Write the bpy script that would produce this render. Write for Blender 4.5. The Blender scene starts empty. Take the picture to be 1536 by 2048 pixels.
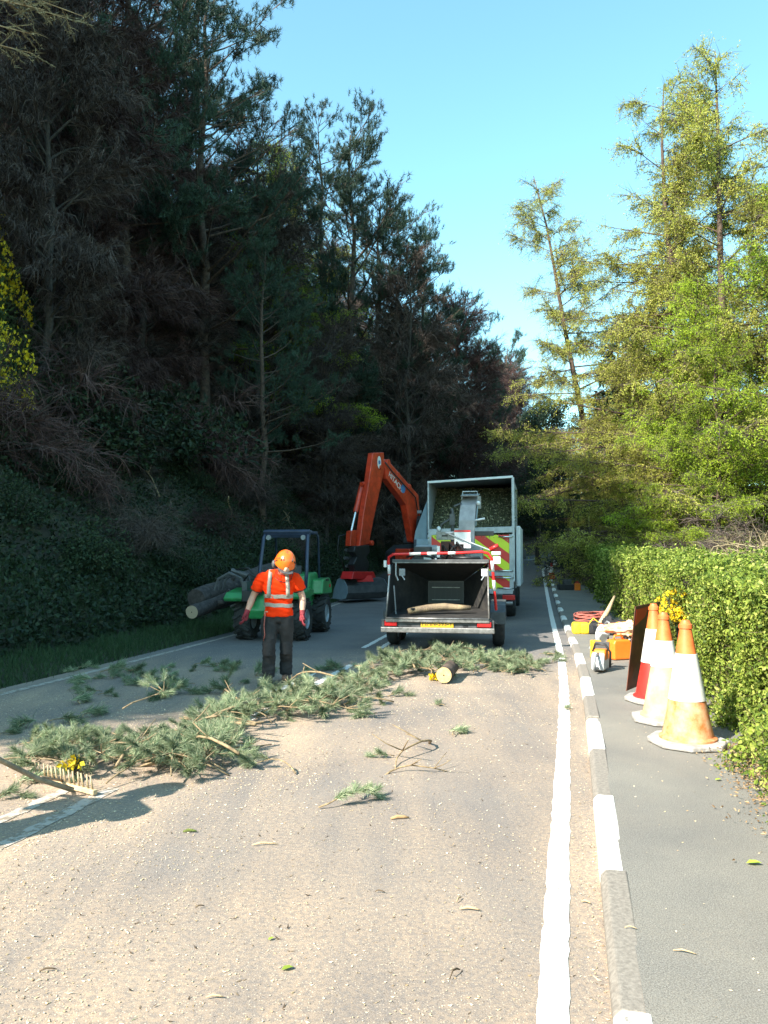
import bpy, math, random
import numpy as np
from mathutils import Vector, Matrix, Euler
from math import sin, cos, tan, pi, radians as R
random.seed(7)
RN = np.random.default_rng(11)
SC = bpy.context.scene
COL = SC.collection

# ------------------------------------------------------------------ camera, sky, sun, exposure
CAM_H = 1.62; PITCH = R(3.12); FPX = 1540.0
cd = bpy.data.cameras.new('camera'); cam = bpy.data.objects.new('camera', cd); COL.objects.link(cam)
cam.location = (0, 0, CAM_H); cam.rotation_euler = (R(90) + PITCH, 0, 0)
cd.sensor_fit = 'HORIZONTAL'; cd.sensor_width = 36; cd.lens = 36 * FPX / 1536; cd.clip_end = 2000; cd.clip_start = 0.05
SC.camera = cam
SUN_EL = R(37); SHX, SHY = 0.722, 0.692            # the way shadows fall on the ground
w = bpy.data.worlds.new('World'); SC.world = w; w.use_nodes = True
nt = w.node_tree; bg = nt.nodes['Background']
sky = nt.nodes.new('ShaderNodeTexSky'); sky.sky_type = 'NISHITA'; sky.sun_disc = False
sky.sun_elevation = SUN_EL; sky.sun_rotation = math.atan2(-SHX, -SHY) % (2 * pi)
sky.air_density = 1.0; sky.dust_density = 0.6; sky.ozone_density = 1.0; sky.altitude = 0
tint = nt.nodes.new('ShaderNodeMix'); tint.data_type = 'RGBA'; tint.blend_type = 'MULTIPLY'
tint.inputs[0].default_value = 1.0; tint.inputs[7].default_value = (0.80, 1.12, 0.96, 1)
nt.links.new(sky.outputs[0], tint.inputs[6]); nt.links.new(tint.outputs[2], bg.inputs[0])
bg.inputs[1].default_value = 0.145
sl = bpy.data.lights.new('sun', 'SUN'); sl.energy = 4.6; sl.angle = R(0.5); sl.color = (1.0, 0.93, 0.82)
so = bpy.data.objects.new('sun', sl); COL.objects.link(so)
so.rotation_euler = Vector((SHX * cos(SUN_EL), SHY * cos(SUN_EL), -sin(SUN_EL))).to_track_quat('-Z', 'Y').to_euler()
so.location = (-20, -20, 40)
vs = SC.view_settings; vs.view_transform = 'Standard'; vs.look = 'None'; vs.gamma = 1; vs.exposure = 1.62
try: vs.use_curve_mapping = False
except Exception: pass

# ------------------------------------------------------------------ helpers
def ray(px, py):
    a = (px - 768) / FPX; b = (1024 - py) / FPX
    return Vector((a, cos(PITCH) - b * sin(PITCH), sin(PITCH) + b * cos(PITCH)))
def G(px, py, z=0.0):                       # a measured point of the photograph on the level z
    d = ray(px, py); t = (z - CAM_H) / d.z
    return Vector((0, 0, CAM_H)) + d * t
def AT(px, py, Y):                          # the same at the distance Y
    d = ray(px, py); return Vector((0, 0, CAM_H)) + d * (Y / d.y)

def tag(o, label=None, cat=None, group=None, kind=None):
    if label: o['label'] = label
    if cat: o['category'] = cat
    if group: o['group'] = group
    if kind: o['kind'] = kind
    return o
def empty(name, loc=(0, 0, 0), rz=0.0, parent=None):
    o = bpy.data.objects.new(name, None); COL.objects.link(o); o.location = loc; o.rotation_euler = (0, 0, rz)
    o.empty_display_size = 0.2
    if parent: o.parent = parent
    return o
def link_mesh(name, me, parent=None, loc=(0, 0, 0)):
    o = bpy.data.objects.new(name, me); COL.objects.link(o); o.location = loc
    if parent: o.parent = parent
    return o
def kids(o): return [c for c in bpy.data.objects if c.parent == o]
def copy_tree(o, parent=None, ch=None):
    if ch is None:
        ch = {}
        for c in bpy.data.objects:
            if c.parent: ch.setdefault(c.parent.name, []).append(c)
    c = o.copy(); COL.objects.link(c); c.parent = parent
    for k in ch.get(o.name, []): copy_tree(k, c, ch)
    return c

class MB:
    def __init__(s): s.v = []; s.f = []; s.m = []
    def add(s, vs, fs, mi=0, M=None):
        n = len(s.v)
        for p in vs:
            p = Vector(p); s.v.append(M @ p if M else p)
        for f in fs: s.f.append([i + n for i in f]); s.m.append(mi)
        return s
    def box(s, c, d, rot=None, mi=0, taper=1.0):
        x, y, z = d[0] / 2, d[1] / 2, d[2] / 2; t = taper
        vs = [(-x, -y, -z), (x, -y, -z), (x, y, -z), (-x, y, -z), (-x * t, -y * t, z), (x * t, -y * t, z), (x * t, y * t, z), (-x * t, y * t, z)]
        M = Matrix.Translation(c)
        if rot: M = M @ Euler(rot).to_matrix().to_4x4()
        return s.add(vs, [(0, 3, 2, 1), (4, 5, 6, 7), (0, 1, 5, 4), (1, 2, 6, 5), (2, 3, 7, 6), (3, 0, 4, 7)], mi, M)
    def prism(s, poly, a, b, axis='x', mi=0, M=None):      # poly in the plane across the axis
        n = len(poly)
        def mk(p, t):
            if axis == 'x': return (t, p[0], p[1])
            if axis == 'y': return (p[0], t, p[1])
            return (p[0], p[1], t)
        vs = [mk(p, a) for p in poly] + [mk(p, b) for p in poly]
        fs = [tuple(range(n))[::-1], tuple(range(n, 2 * n))] + [(i, (i + 1) % n, n + (i + 1) % n, n + i) for i in range(n)]
        return s.add(vs, fs, mi, M)
    def tube(s, pts, r, n=8, cap=True, mi=0, flat=1.0):
        pts = [Vector(p) for p in pts]; k = len(pts)
        rs = r if isinstance(r, (list, tuple)) else [r] * k
        base = len(s.v); up = None
        for i, p in enumerate(pts):
            t = (pts[min(i + 1, k - 1)] - pts[max(i - 1, 0)])
            t = t.normalized() if t.length > 1e-9 else Vector((0, 0, 1))
            if up is None:
                up = t.cross(Vector((0, 1, 0)));
                if up.length < 0.05: up = t.cross(Vector((1, 0, 0)))
            up = (up - t * up.dot(t)).normalized(); sd = t.cross(up)
            for j in range(n):
                a = 2 * pi * j / n
                s.v.append(p + up * (cos(a) * rs[i]) + sd * (sin(a) * rs[i] * flat))
        for i in range(k - 1):
            for j in range(n):
                a = base + i * n + j; b = base + i * n + (j + 1) % n
                s.f.append([a, b, b + n, a + n]); s.m.append(mi)
        if cap:
            s.f.append([base + j for j in range(n)][::-1]); s.m.append(mi)
            s.f.append([base + (k - 1) * n + j for j in range(n)]); s.m.append(mi)
        return s
    def lathe(s, prof, n=24, M=None, mi=0, cap=True):      # prof: (r, z) from bottom to top
        vs = []; fs = []; k = len(prof)
        for r, z in prof:
            for j in range(n):
                a = 2 * pi * j / n; vs.append((r * cos(a), r * sin(a), z))
        for i in range(k - 1):
            for j in range(n):
                a = i * n + j; b = i * n + (j + 1) % n; fs.append((a, b, b + n, a + n))
        if cap: fs += [tuple(range(n))[::-1], tuple(range((k - 1) * n, k * n))]
        return s.add(vs, fs, mi, M)
    def loft(s, rings, n=20, mi=0, cap=True, pw=2.0):      # rings: (centre, rx, ry) in level planes
        base = len(s.v)
        for c, rx, ry in rings:
            for j in range(n):
                a = 2 * pi * j / n; ca, sa = cos(a), sin(a)
                q = 2.0 / pw
                s.v.append(Vector((c[0] + rx * math.copysign(abs(ca) ** q, ca), c[1] + ry * math.copysign(abs(sa) ** q, sa), c[2])))
        k = len(rings)
        for i in range(k - 1):
            for j in range(n):
                a = base + i * n + j; b = base + i * n + (j + 1) % n; s.f.append([a, b, b + n, a + n]); s.m.append(mi)
        if cap:
            s.f.append([base + j for j in range(n)][::-1]); s.m.append(mi)
            s.f.append([base + (k - 1) * n + j for j in range(n)]); s.m.append(mi)
        return s
    def ball(s, c, rx, ry=None, rz=None, n=16, k=10, mi=0, rot=None):
        ry = ry or rx; rz = rz or rx
        M = Matrix.Translation(c)
        if rot: M = M @ Euler(rot).to_matrix().to_4x4()
        vs = []; fs = []
        for i in range(k + 1):
            t = -pi / 2 + pi * (i + 0.02) / (k + 0.04)
            for j in range(n):
                a = 2 * pi * j / n; vs.append((rx * cos(t) * cos(a), ry * cos(t) * sin(a), rz * sin(t)))
        for i in range(k):
            for j in range(n):
                a = i * n + j; b = i * n + (j + 1) % n; fs.append((a, b, b + n, a + n))
        fs += [tuple(range(n))[::-1], tuple(range(k * n, (k + 1) * n))]
        return s.add(vs, fs, mi, M)
    def mesh(s, name, mat, smooth=False):
        me = bpy.data.meshes.new(name); me.from_pydata([tuple(p) for p in s.v], [], s.f)
        for m in (mat if isinstance(mat, (list, tuple)) else [mat]): me.materials.append(m)
        me.polygons.foreach_set('material_index', s.m)
        if smooth: me.polygons.foreach_set('use_smooth', [True] * len(s.f))
        me.update(); return me
    def build(s, name, mat, parent=None, bevel=0.0, smooth=False, loc=(0, 0, 0), seg=2):
        o = link_mesh(name, s.mesh(name, mat, smooth), parent, loc)
        if bevel:
            b = o.modifiers.new('bevel', 'BEVEL'); b.width = bevel; b.segments = seg; b.limit_method = 'ANGLE'; b.angle_limit = R(35)
            b.harden_normals = False
        if smooth == 'auto':
            o.data.polygons.foreach_set('use_smooth', [True] * len(s.f))
            try: o.data.set_sharp_from_angle(angle=R(38))
            except Exception: pass
        return o

def arr_mesh(name, parts, mats, smooth=False):             # parts: (V, F, material index)
    vs, loops, tot, mi, n = [], [], [], [], 0
    for V, F, m in parts:
        vs.append(V); loops.append((F + n).ravel()); tot.append(np.full(len(F), F.shape[1])); mi.append(np.full(len(F), m)); n += len(V)
    V = np.concatenate(vs).astype(np.float32); L = np.concatenate(loops).astype(np.int32); T = np.concatenate(tot).astype(np.int32); MI = np.concatenate(mi).astype(np.int32)
    me = bpy.data.meshes.new(name); me.vertices.add(len(V)); me.vertices.foreach_set('co', V.ravel())
    me.loops.add(len(L)); me.loops.foreach_set('vertex_index', L)
    me.polygons.add(len(T)); st = np.concatenate([[0], np.cumsum(T)[:-1]]).astype(np.int32)
    me.polygons.foreach_set('loop_start', st); me.polygons.foreach_set('loop_total', T)
    for m in (mats if isinstance(mats, (list, tuple)) else [mats]): me.materials.append(m)
    me.polygons.foreach_set('material_index', MI)
    me.polygons.foreach_set('use_smooth', np.full(len(T), bool(smooth)))
    me.update(calc_edges=True); return me
def unit(a): return a / np.maximum(np.linalg.norm(a, axis=-1, keepdims=True), 1e-9)
def rnd(n, k=3): return RN.normal(size=(n, k))
def perp(d): return unit(np.cross(d, unit(rnd(len(d)))))
def col(a, n): return np.broadcast_to(np.asarray(a, float), (n,)).reshape(n, 1)
def tris(p, d, L, wd):
    n = len(p); s = perp(d); L = col(L, n); wd = col(wd, n)
    V = np.stack([p + s * wd / 2, p - s * wd / 2, p + d * L], 1).reshape(-1, 3)
    return V, np.arange(3 * n).reshape(n, 3)
def leaves(p, d, L, wd, fold=0.15, s=None):
    n = len(p); s = perp(d) if s is None else s; L = col(L, n); wd = col(wd, n); nn = np.cross(d, s)
    m = p + d * L * 0.42 + nn * L * fold
    V = np.stack([p, m + s * wd / 2, p + d * L, m - s * wd / 2], 1).reshape(-1, 3)
    return V, np.arange(4 * n).reshape(n, 4)
def leaves6(p, d, L, wd, s):                                # a leaf folded along its midrib: two quads
    n = len(p); L = col(L, n); wd = col(wd, n); nn = np.cross(d, s)
    up = nn * L * 0.12
    V = np.stack([p, p + d * L, p + d * L * .3 + s * wd / 2 + up, p + d * L * .7 + s * wd * .38 + up, p + d * L * .3 - s * wd / 2 + up, p + d * L * .7 - s * wd * .38 + up], 1).reshape(-1, 3)
    b = (np.arange(n) * 6).reshape(n, 1)
    F = np.concatenate([b + np.array([[0, 2, 3, 1]]), b + np.array([[0, 1, 5, 4]])], 0)
    return V, F
def ribbons(p, d, L, wd, droop=0.8):
    n = len(p); s = perp(d); L = col(L, n); wd = col(wd, n); dn = np.array([[0, 0, -1.0]])
    q = p + d * L * .45; d2 = unit(d + dn * droop + rnd(n) * .25); r = q + d2 * L * .55
    V = np.stack([p + s * wd / 2, p - s * wd / 2, q + s * wd * .4, q - s * wd * .4, r + s * wd * .12, r - s * wd * .12], 1).reshape(-1, 3)
    b = (np.arange(n) * 6).reshape(n, 1)
    return V, np.concatenate([b + np.array([[0, 1, 3, 2]]), b + np.array([[2, 3, 5, 4]])], 0)

# ------------------------------------------------------------------ materials
def mat(name, c, rough=0.6, metal=0.0, var=0.0, scale=8.0, bump=0.0, bscale=40.0, c2=None, spec=0.5, island=None, trans=0.0, coat=0.0):
    m = bpy.data.materials.new(name); m.use_nodes = True; t = m.node_tree; N = t.nodes; L = t.links
    b = N['Principled BSDF']; b.inputs['Roughness'].default_value = rough; b.inputs['Metallic'].default_value = metal
    b.inputs['Specular IOR Level'].default_value = spec
    if coat: b.inputs['Coat Weight'].default_value = coat; b.inputs['Coat Roughness'].default_value = .15
    c = tuple(c) + (1,); b.inputs['Base Color'].default_value = c
    tc = N.new('ShaderNodeTexCoord')
    if island: b.inputs['Specular IOR Level'].default_value = min(spec, .22); b.inputs['Roughness'].default_value = max(rough, .55)
    if island:                                             # colours per leaf, drawn at random
        g = N.new('ShaderNodeNewGeometry'); cr = N.new('ShaderNodeValToRGB'); cr.color_ramp.interpolation = 'LINEAR'
        el = cr.color_ramp.elements
        while len(el) < len(island): el.new(0.5)
        for i, cc in enumerate(island): el[i].position = i / (len(island) - 1); el[i].color = tuple(cc) + (1,)
        L.new(g.outputs['Random Per Island'], cr.inputs[0])
        oi = N.new('ShaderNodeObjectInfo'); hs = N.new('ShaderNodeHueSaturation')
        mr = N.new('ShaderNodeMapRange'); mr.inputs['To Min'].default_value = .75; mr.inputs['To Max'].default_value = 1.25
        L.new(oi.outputs['Random'], mr.inputs[0]); L.new(mr.outputs[0], hs.inputs['Value']); L.new(cr.outputs[0], hs.inputs['Color'])
        L.new(hs.outputs[0], b.inputs['Base Color']); src = hs.outputs[0]
        if trans:
            tr = N.new('ShaderNodeBsdfTranslucent'); mx = N.new('ShaderNodeMixShader'); mx.inputs[0].default_value = trans
            L.new(src, tr.inputs[0]); L.new(b.outputs[0], mx.inputs[1]); L.new(tr.outputs[0], mx.inputs[2]); L.new(mx.outputs[0], N['Material Output'].inputs[0])
    elif var or c2:
        n = N.new('ShaderNodeTexNoise'); n.inputs['Scale'].default_value = scale; n.inputs['Detail'].default_value = 6; n.inputs['Roughness'].default_value = .65
        L.new(tc.outputs['Object'], n.inputs['Vector'])
        cr = N.new('ShaderNodeValToRGB'); e = cr.color_ramp.elements; e[0].position = .36; e[1].position = .66
        d = c2 + (1,) if c2 else tuple(x * (1 - var) for x in c[:3]) + (1,)
        e[0].color = d; e[1].color = c if c2 else tuple(min(1, x * (1 + var * .5)) for x in c[:3]) + (1,)
        L.new(n.outputs[0], cr.inputs[0]); L.new(cr.outputs[0], b.inputs['Base Color'])
    if bump:
        n2 = N.new('ShaderNodeTexNoise'); n2.inputs['Scale'].default_value = bscale; n2.inputs['Detail'].default_value = 5
        L.new(tc.outputs['Object'], n2.inputs['Vector']); bp = N.new('ShaderNodeBump'); bp.inputs['Strength'].default_value = bump; bp.inputs['Distance'].default_value = .02
        L.new(n2.outputs[0], bp.inputs['Height']); L.new(bp.outputs[0], b.inputs['Normal'])
    return m

M_ = {}
M_['bark'] = mat('bark', (.055, .045, .037), .9, var=.6, scale=9, bump=.9, bscale=24)
M_['bark_pine'] = mat('pine bark', (.10, .066, .048), .9, var=.6, scale=7, bump=.8, bscale=18)
M_['twig'] = mat('bare twigs', (.1, .07, .055), .85, island=[(.028, .021, .018), (.065, .048, .042), (.14, .11, .095)])
M_['twig_red'] = mat('reddish twigs', (.1, .07, .055), .85, island=[(.034, .019, .018), (.08, .043, .040), (.14, .09, .08)])
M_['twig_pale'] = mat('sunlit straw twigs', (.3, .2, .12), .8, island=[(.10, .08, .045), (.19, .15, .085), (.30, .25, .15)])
M_['pine_leaf'] = mat('pine needles', (.04, .07, .04), .6, island=[(.016, .034, .026), (.03, .058, .038), (.06, .095, .06)])
M_['larch_leaf'] = mat('larch needles', (.2, .3, .05), .6, island=[(.24, .26, .045), (.40, .42, .075), (.55, .53, .15)], trans=.45)
M_['larch_bright'] = mat('fresh larch needles', (.2, .3, .05), .6, island=[(.20, .30, .02), (.36, .50, .035), (.52, .60, .08)], trans=.42)
M_['spruce_leaf'] = mat('spruce needles', (.03, .07, .03), .6, island=[(.02, .045, .022), (.035, .075, .03), (.06, .11, .04)])
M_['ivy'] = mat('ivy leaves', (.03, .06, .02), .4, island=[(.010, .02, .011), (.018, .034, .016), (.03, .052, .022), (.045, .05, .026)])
M_['hedge_leaf'] = mat('hedge leaves', (.1, .18, .04), .32, island=[(.06, .11, .02), (.14, .21, .03), (.23, .32, .045), (.34, .42, .065), (.50, .54, .14)], trans=.28)
M_['hedge_core'] = mat('hedge twigs', (.035, .03, .018), .95, var=.6, scale=14)
M_['gorse'] = mat('gorse spines', (.06, .09, .03), .7, island=[(.03, .055, .02), (.06, .09, .03), (.09, .12, .04)])
M_['gorse_flower'] = mat('gorse flowers', (.8, .6, .02), .6, island=[(.55, .36, .01), (.75, .55, .02), (.85, .68, .05)], trans=.2)
M_['grass'] = mat('grass', (.06, .1, .03), .7, island=[(.016, .036, .014), (.028, .058, .02), (.05, .08, .032)])
M_['litter'] = mat('dead leaves', (.3, .2, .1), .85, island=[(.13, .08, .04), (.27, .17, .085), (.42, .30, .17)])
M_['cut_needle'] = mat('cut pine needles', (.12, .17, .09), .5, island=[(.07, .12, .06), (.15, .21, .11), (.29, .34, .2), (.42, .43, .28)], trans=.25)
M_['cut_stem'] = mat('cut pine stems', (.28, .2, .11), .8, var=.5, scale=20, bump=.3)
M_['chip'] = mat('wood chips', (.6, .45, .28), .85, island=[(.26, .18, .1), (.5, .38, .23), (.66, .53, .36), (.8, .7, .5)])
M_['dark_chip'] = mat('bark bits', (.1, .07, .05), .9, island=[(.05, .035, .025), (.12, .085, .055), (.2, .15, .1)])
M_['wood'] = mat('pale wood', (.52, .38, .22), .75, var=.3, scale=14, bump=.3)
M_['old_wood'] = mat('weathered wood', (.3, .21, .13), .8, var=.4, scale=18, bump=.3)
M_['white_paint'] = mat('white paint', (.76, .75, .71), .6, c2=(.30, .27, .235), scale=16, bump=.3, bscale=60)
e_ = [n_ for n_ in M_['white_paint'].node_tree.nodes if n_.type == 'VALTORGB'][0].color_ramp.elements; e_[0].position = .34; e_[1].position = .40
M_['kerb'] = mat('kerb concrete', (.235, .21, .18), .9, var=.3, scale=45, bump=.15, bscale=70)
M_['black_metal'] = mat('black painted steel', (.018, .018, .02), .45, var=.4, scale=6)
M_['scuffed'] = mat('scuffed black steel', (.05, .047, .042), .55, c2=(.018, .018, .02), scale=7, bump=.25, bscale=30)
M_['worn_steel'] = mat('worn steel', (.24, .23, .22), .42, metal=.5, var=.45, scale=12, bump=.1)
M_['dark_grey'] = mat('dark grey steel', (.075, .075, .078), .5, var=.4, scale=6)
M_['galv'] = mat('grey steel', (.38, .40, .42), .45, metal=.25, var=.25, scale=5)
M_['grey_plastic'] = mat('grey plastic', (.22, .23, .24), .5)
M_['blue_grey'] = mat('blue grey paint', (.20, .26, .31), .45, var=.2, scale=3)
M_['white_panel'] = mat('white panel', (.62, .63, .64), .4, var=.15, scale=3)
M_['chrome'] = mat('bright steel', (.65, .66, .68), .2, metal=.9)
M_['red'] = mat('red paint', (.62, .02, .02), .4, var=.2, scale=8)
M_['red_lens'] = mat('red lens', (.5, .01, .012), .2, spec=.7)
M_['orange'] = mat('excavator orange', (.58, .045, .014), .42, var=.35, scale=4, coat=.2)
M_['orange_plastic'] = mat('orange plastic', (.80, .20, .02), .4, var=.1)
M_['green'] = mat('green loader paint', (.03, .24, .07), .4, var=.25, scale=5, coat=.2)
M_['blue_steel'] = mat('blue black steel', (.03, .042, .08), .45, var=.3, scale=5)
M_['tyre'] = mat('tyre rubber', (.035, .033, .031), .85, var=.5, scale=10, bump=.3)
M_['rim'] = mat('grey rim', (.38, .4, .42), .4, metal=.3, var=.3, scale=9)
M_['glass'] = mat('dark glass', (.02, .03, .04), .08, spec=.8)
M_['hose'] = mat('rubber hose', (.012, .012, .013), .5)
M_['skin'] = mat('skin', (.56, .31, .22), .55, var=.12, scale=12)
M_['hivis'] = mat('orange high visibility cloth', (.90, .075, .012), .8, bump=.6, bscale=14)
M_['hivis'].node_tree.nodes['Principled BSDF'].inputs['Base Color'].default_value = (.86, .040, .004, 1); M_['hivis'].node_tree.nodes['Principled BSDF'].inputs['Specular IOR Level'].default_value = .1
M_['band'] = mat('reflective tape', (.33, .29, .24), .5, var=.15, scale=30, bump=.2)
M_['trousers'] = mat('dark grey cloth', (.026, .025, .026), .9, var=.35, scale=9, bump=.8, bscale=16)
M_['glove'] = mat('maroon glove', (.22, .02, .03), .8, var=.3, scale=30)
M_['boot'] = mat('work boot leather', (.05, .035, .025), .7, var=.4, scale=14)
M_['helmet'] = mat('orange helmet', (.86, .13, .01), .3, coat=.4)
M_['cuff'] = mat('black cuff', (.02, .02, .02), .8)
M_['cone_orange'] = mat('faded orange cone', (.78, .20, .05), .5, c2=(.62, .12, .03), scale=7)
M_['cone_red'] = mat('red cone', (.72, .03, .02), .5, c2=(.5, .02, .015), scale=7)
M_['sleeve'] = mat('white sleeve', (.80, .79, .76), .4, c2=(.62, .58, .52), scale=6)
M_['sleeve_cream'] = mat('cream stained sleeve', (.62, .52, .30), .6, c2=(.60, .34, .15), scale=5)
M_['cone_base'] = mat('grey cone base', (.44, .43, .41), .8, c2=(.26, .24, .22), scale=9, bump=.3)
M_['dirty_glare_orange'] = mat('dirty orange cone foot with glare', (.62, .14, .03), .6, c2=(.60, .40, .22), scale=9)  # cream patches put both dirt and sun glare into the orange
M_['sign_brown'] = mat('brown sign plate', (.20, .065, .035), .48, c2=(.05, .022, .016), scale=4, spec=.35)
M_['yellow_bag'] = mat('yellow cloth', (.80, .55, .02), .7, var=.2, scale=14, bump=.5)
M_['black_bag'] = mat('black cloth', (.02, .02, .022), .8, var=.4, scale=30, bump=.5)
M_['rope'] = mat('pink red rope', (.42, .12, .09), .8, var=.4, scale=60)
M_['jacket'] = mat('pale cloth', (.72, .62, .5), .8, c2=(.85, .35, .12), scale=6, bump=.6, bscale=12)
M_['plate_yellow'] = mat('number plate yellow', (.55, .31, .015), .4)
M_['ink'] = mat('black lettering', (.012, .012, .012), .5)
M_['white_ink'] = mat('white lettering', (.7, .7, .68), .5)
M_['blue_logo'] = mat('blue print', (.07, .2, .42), .4)
M_['lichen_log'] = mat('log bark', (.085, .07, .065), .95, c2=(.028, .023, .022), scale=12, bump=1.0, bscale=16)
M_['moss'] = mat('moss', (.12, .15, .03), .9, var=.4, scale=40, bump=.6)

def end_grain():
    m = mat('log end grain', (.5, .36, .2), .8); t = m.node_tree; N = t.nodes; L = t.links
    tc = N.new('ShaderNodeTexCoord'); wv = N.new('ShaderNodeTexWave'); wv.wave_type = 'RINGS'; wv.rings_direction = 'Y'
    wv.inputs['Scale'].default_value = 18; wv.inputs['Distortion'].default_value = 1.5; L.new(tc.outputs['Object'], wv.inputs[0])
    cr = N.new('ShaderNodeValToRGB'); cr.color_ramp.elements[0].color = (.30, .22, .15, 1); cr.color_ramp.elements[1].color = (.42, .33, .23, 1)
    L.new(wv.outputs[0], cr.inputs[0]); L.new(cr.outputs[0], N['Principled BSDF'].inputs['Base Color']); return m
M_['end'] = end_grain()

def chevron():
    m = mat('chevron print', (.7, .03, .02), .35); t = m.node_tree; N = t.nodes; L = t.links
    tc = N.new('ShaderNodeTexCoord'); sp = N.new('ShaderNodeSeparateXYZ'); L.new(tc.outputs['Object'], sp.inputs[0])
    a = N.new('ShaderNodeMath'); a.operation = 'MULTIPLY_ADD'; a.inputs[1].default_value = 1.35
    L.new(sp.outputs[2], a.inputs[0]); 
    mu = N.new('ShaderNodeMath'); mu.operation = 'MULTIPLY'; mu.inputs[1].default_value = 1.0; L.new(sp.outputs[0], mu.inputs[0]); L.new(mu.outputs[0], a.inputs[2])
    d = N.new('ShaderNodeMath'); d.operation = 'DIVIDE'; d.inputs[1].default_value = .66; L.new(a.outputs[0], d.inputs[0])
    f = N.new('ShaderNodeMath'); f.operation = 'FRACT'; L.new(d.outputs[0], f.inputs[0])
    g = N.new('ShaderNodeMath'); g.operation = 'GREATER_THAN'; g.inputs[1].default_value = .5; L.new(f.outputs[0], g.inputs[0])
    mx = N.new('ShaderNodeMix'); mx.data_type = 'RGBA'; mx.inputs[6].default_value = (.62, .025, .02, 1); mx.inputs[7].default_value = (.62, .68, .02, 1)
    L.new(g.outputs[0], mx.inputs[0]); L.new(mx.outputs[2], N['Principled BSDF'].inputs['Base Color']); return m
M_['chevron'] = chevron()

# ------------------------------------------------------------------ the line of the road
S0 = -30.0; SC1 = 42.0; RAD = 44.0; ANG = R(85)
_ds = .1; _TS = []                                         # the centre line, stepped along: a slight bend first, then the turn to the right
def _slope(y):
    t = min(1, max(0, (16 - y) / 10)); t = t * t * (3 - 2 * t); return .196 + .047 * t
_x = 0.0; _y = S0 * .968; _s = S0
while _s < 180:
    th_ = math.atan(_slope(_y)) + min(ANG, max(0, (_s - SC1) / RAD))
    _TS.append((_x, _y, th_)); _x += sin(th_) * _ds; _y += cos(th_) * _ds; _s += _ds
_k0 = min(range(len(_TS)), key=lambda i: abs(_TS[i][1] - 10.87)); _dx = -.73 - _TS[_k0][0]
_TS = [(a + _dx, b, c) for a, b, c in _TS]
TH = _TS[int(-S0 / _ds)][2]
def centre(s):
    f = min(max((s - S0) / _ds, 0), len(_TS) - 1.001); i = int(f); f -= i; a = _TS[i]; b = _TS[i + 1]
    return Vector((a[0] + (b[0] - a[0]) * f, a[1] + (b[1] - a[1]) * f)), a[2] + (b[2] - a[2]) * f
def roadz(s):
    g = .034
    if s < 16: return 0.0
    if s < 26: return g * (s - 16) ** 2 / 20
    return g * 5 + g * (s - 26)
def P(s, off, z=0.0):
    c, a = centre(s); return Vector((c.x + cos(a) * off, c.y - sin(a) * off, roadz(s) + z))
_SS = np.linspace(S0, 170, 401); _CC = np.array([list(centre(s)[0]) + [centre(s)[1]] for s in _SS]); _ZZ = np.array([roadz(s) for s in _SS])
def soff(x, y):                                            # nearest place along the road and distance to its right
    x = np.atleast_1d(np.asarray(x, float)); y = np.atleast_1d(np.asarray(y, float)); so_ = np.empty(len(x)); of = np.empty(len(x))
    for i in range(0, len(x), 4000):
        dx = x[i:i + 4000, None] - _CC[None, :, 0]; dy = y[i:i + 4000, None] - _CC[None, :, 1]
        k = np.argmin(dx * dx + dy * dy, 1); a = _CC[k, 2]; r = np.arange(len(k))
        so_[i:i + 4000] = _SS[k] + dx[r, k] * np.sin(a) + dy[r, k] * np.cos(a)
        of[i:i + 4000] = dx[r, k] * np.cos(a) - dy[r, k] * np.sin(a)
    return so_, of
def wob(x, y, f, k=0.0):
    return (np.sin(x * f + 1.3 + k) * np.cos(y * f * 1.13 + 2.1 * k) + .5 * np.sin(x * f * 2.3 + y * f * 1.7 + k) + .25 * np.sin(x * f * 4.1 - y * f * 3.7 + 3 * k)) / 1.75
TOE = 5.0
def ground_z(x, y):
    s, of = soff(x, y)
    x = np.atleast_1d(x); y = np.atleast_1d(y)
    z = np.interp(s, _SS, _ZZ)
    d = np.clip(-of - TOE, 0, None)
    h = np.where(d < 3.0, d * 1.0, 3.0 + (d - 3.0) * .86); h = np.where(d > 30, 3 + 27 * .86 + (d - 30) * .25, h)
    h = np.minimum(h, 34)
    mod = 1 + .35 * np.exp(-((s - 36) / 3.5) ** 2) * np.exp(-(d / 12) ** 2) - .30 * np.exp(-((s - 46) / 5) ** 2) + .08 * wob(x, y, .25)
    h = h * (1 - .72 * np.clip((s - 56) / 26, 0, 1))
    h = h * mod + np.clip(d / 4, 0, 1) * wob(x, y, .9, 2) * .35
    verge = np.clip((-of - 3.3) / 1.7, 0, 1) * .12 * (1 + .6 * wob(x, y, 1.7))
    rgt = np.clip(of - 6.5, 0, None); drop = -np.minimum(rgt * .22, 5)
    z = z - .06 + np.where(of < 0, h + verge, drop)
    return z
def gz(x, y): return float(ground_z([x], [y])[0])

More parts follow.
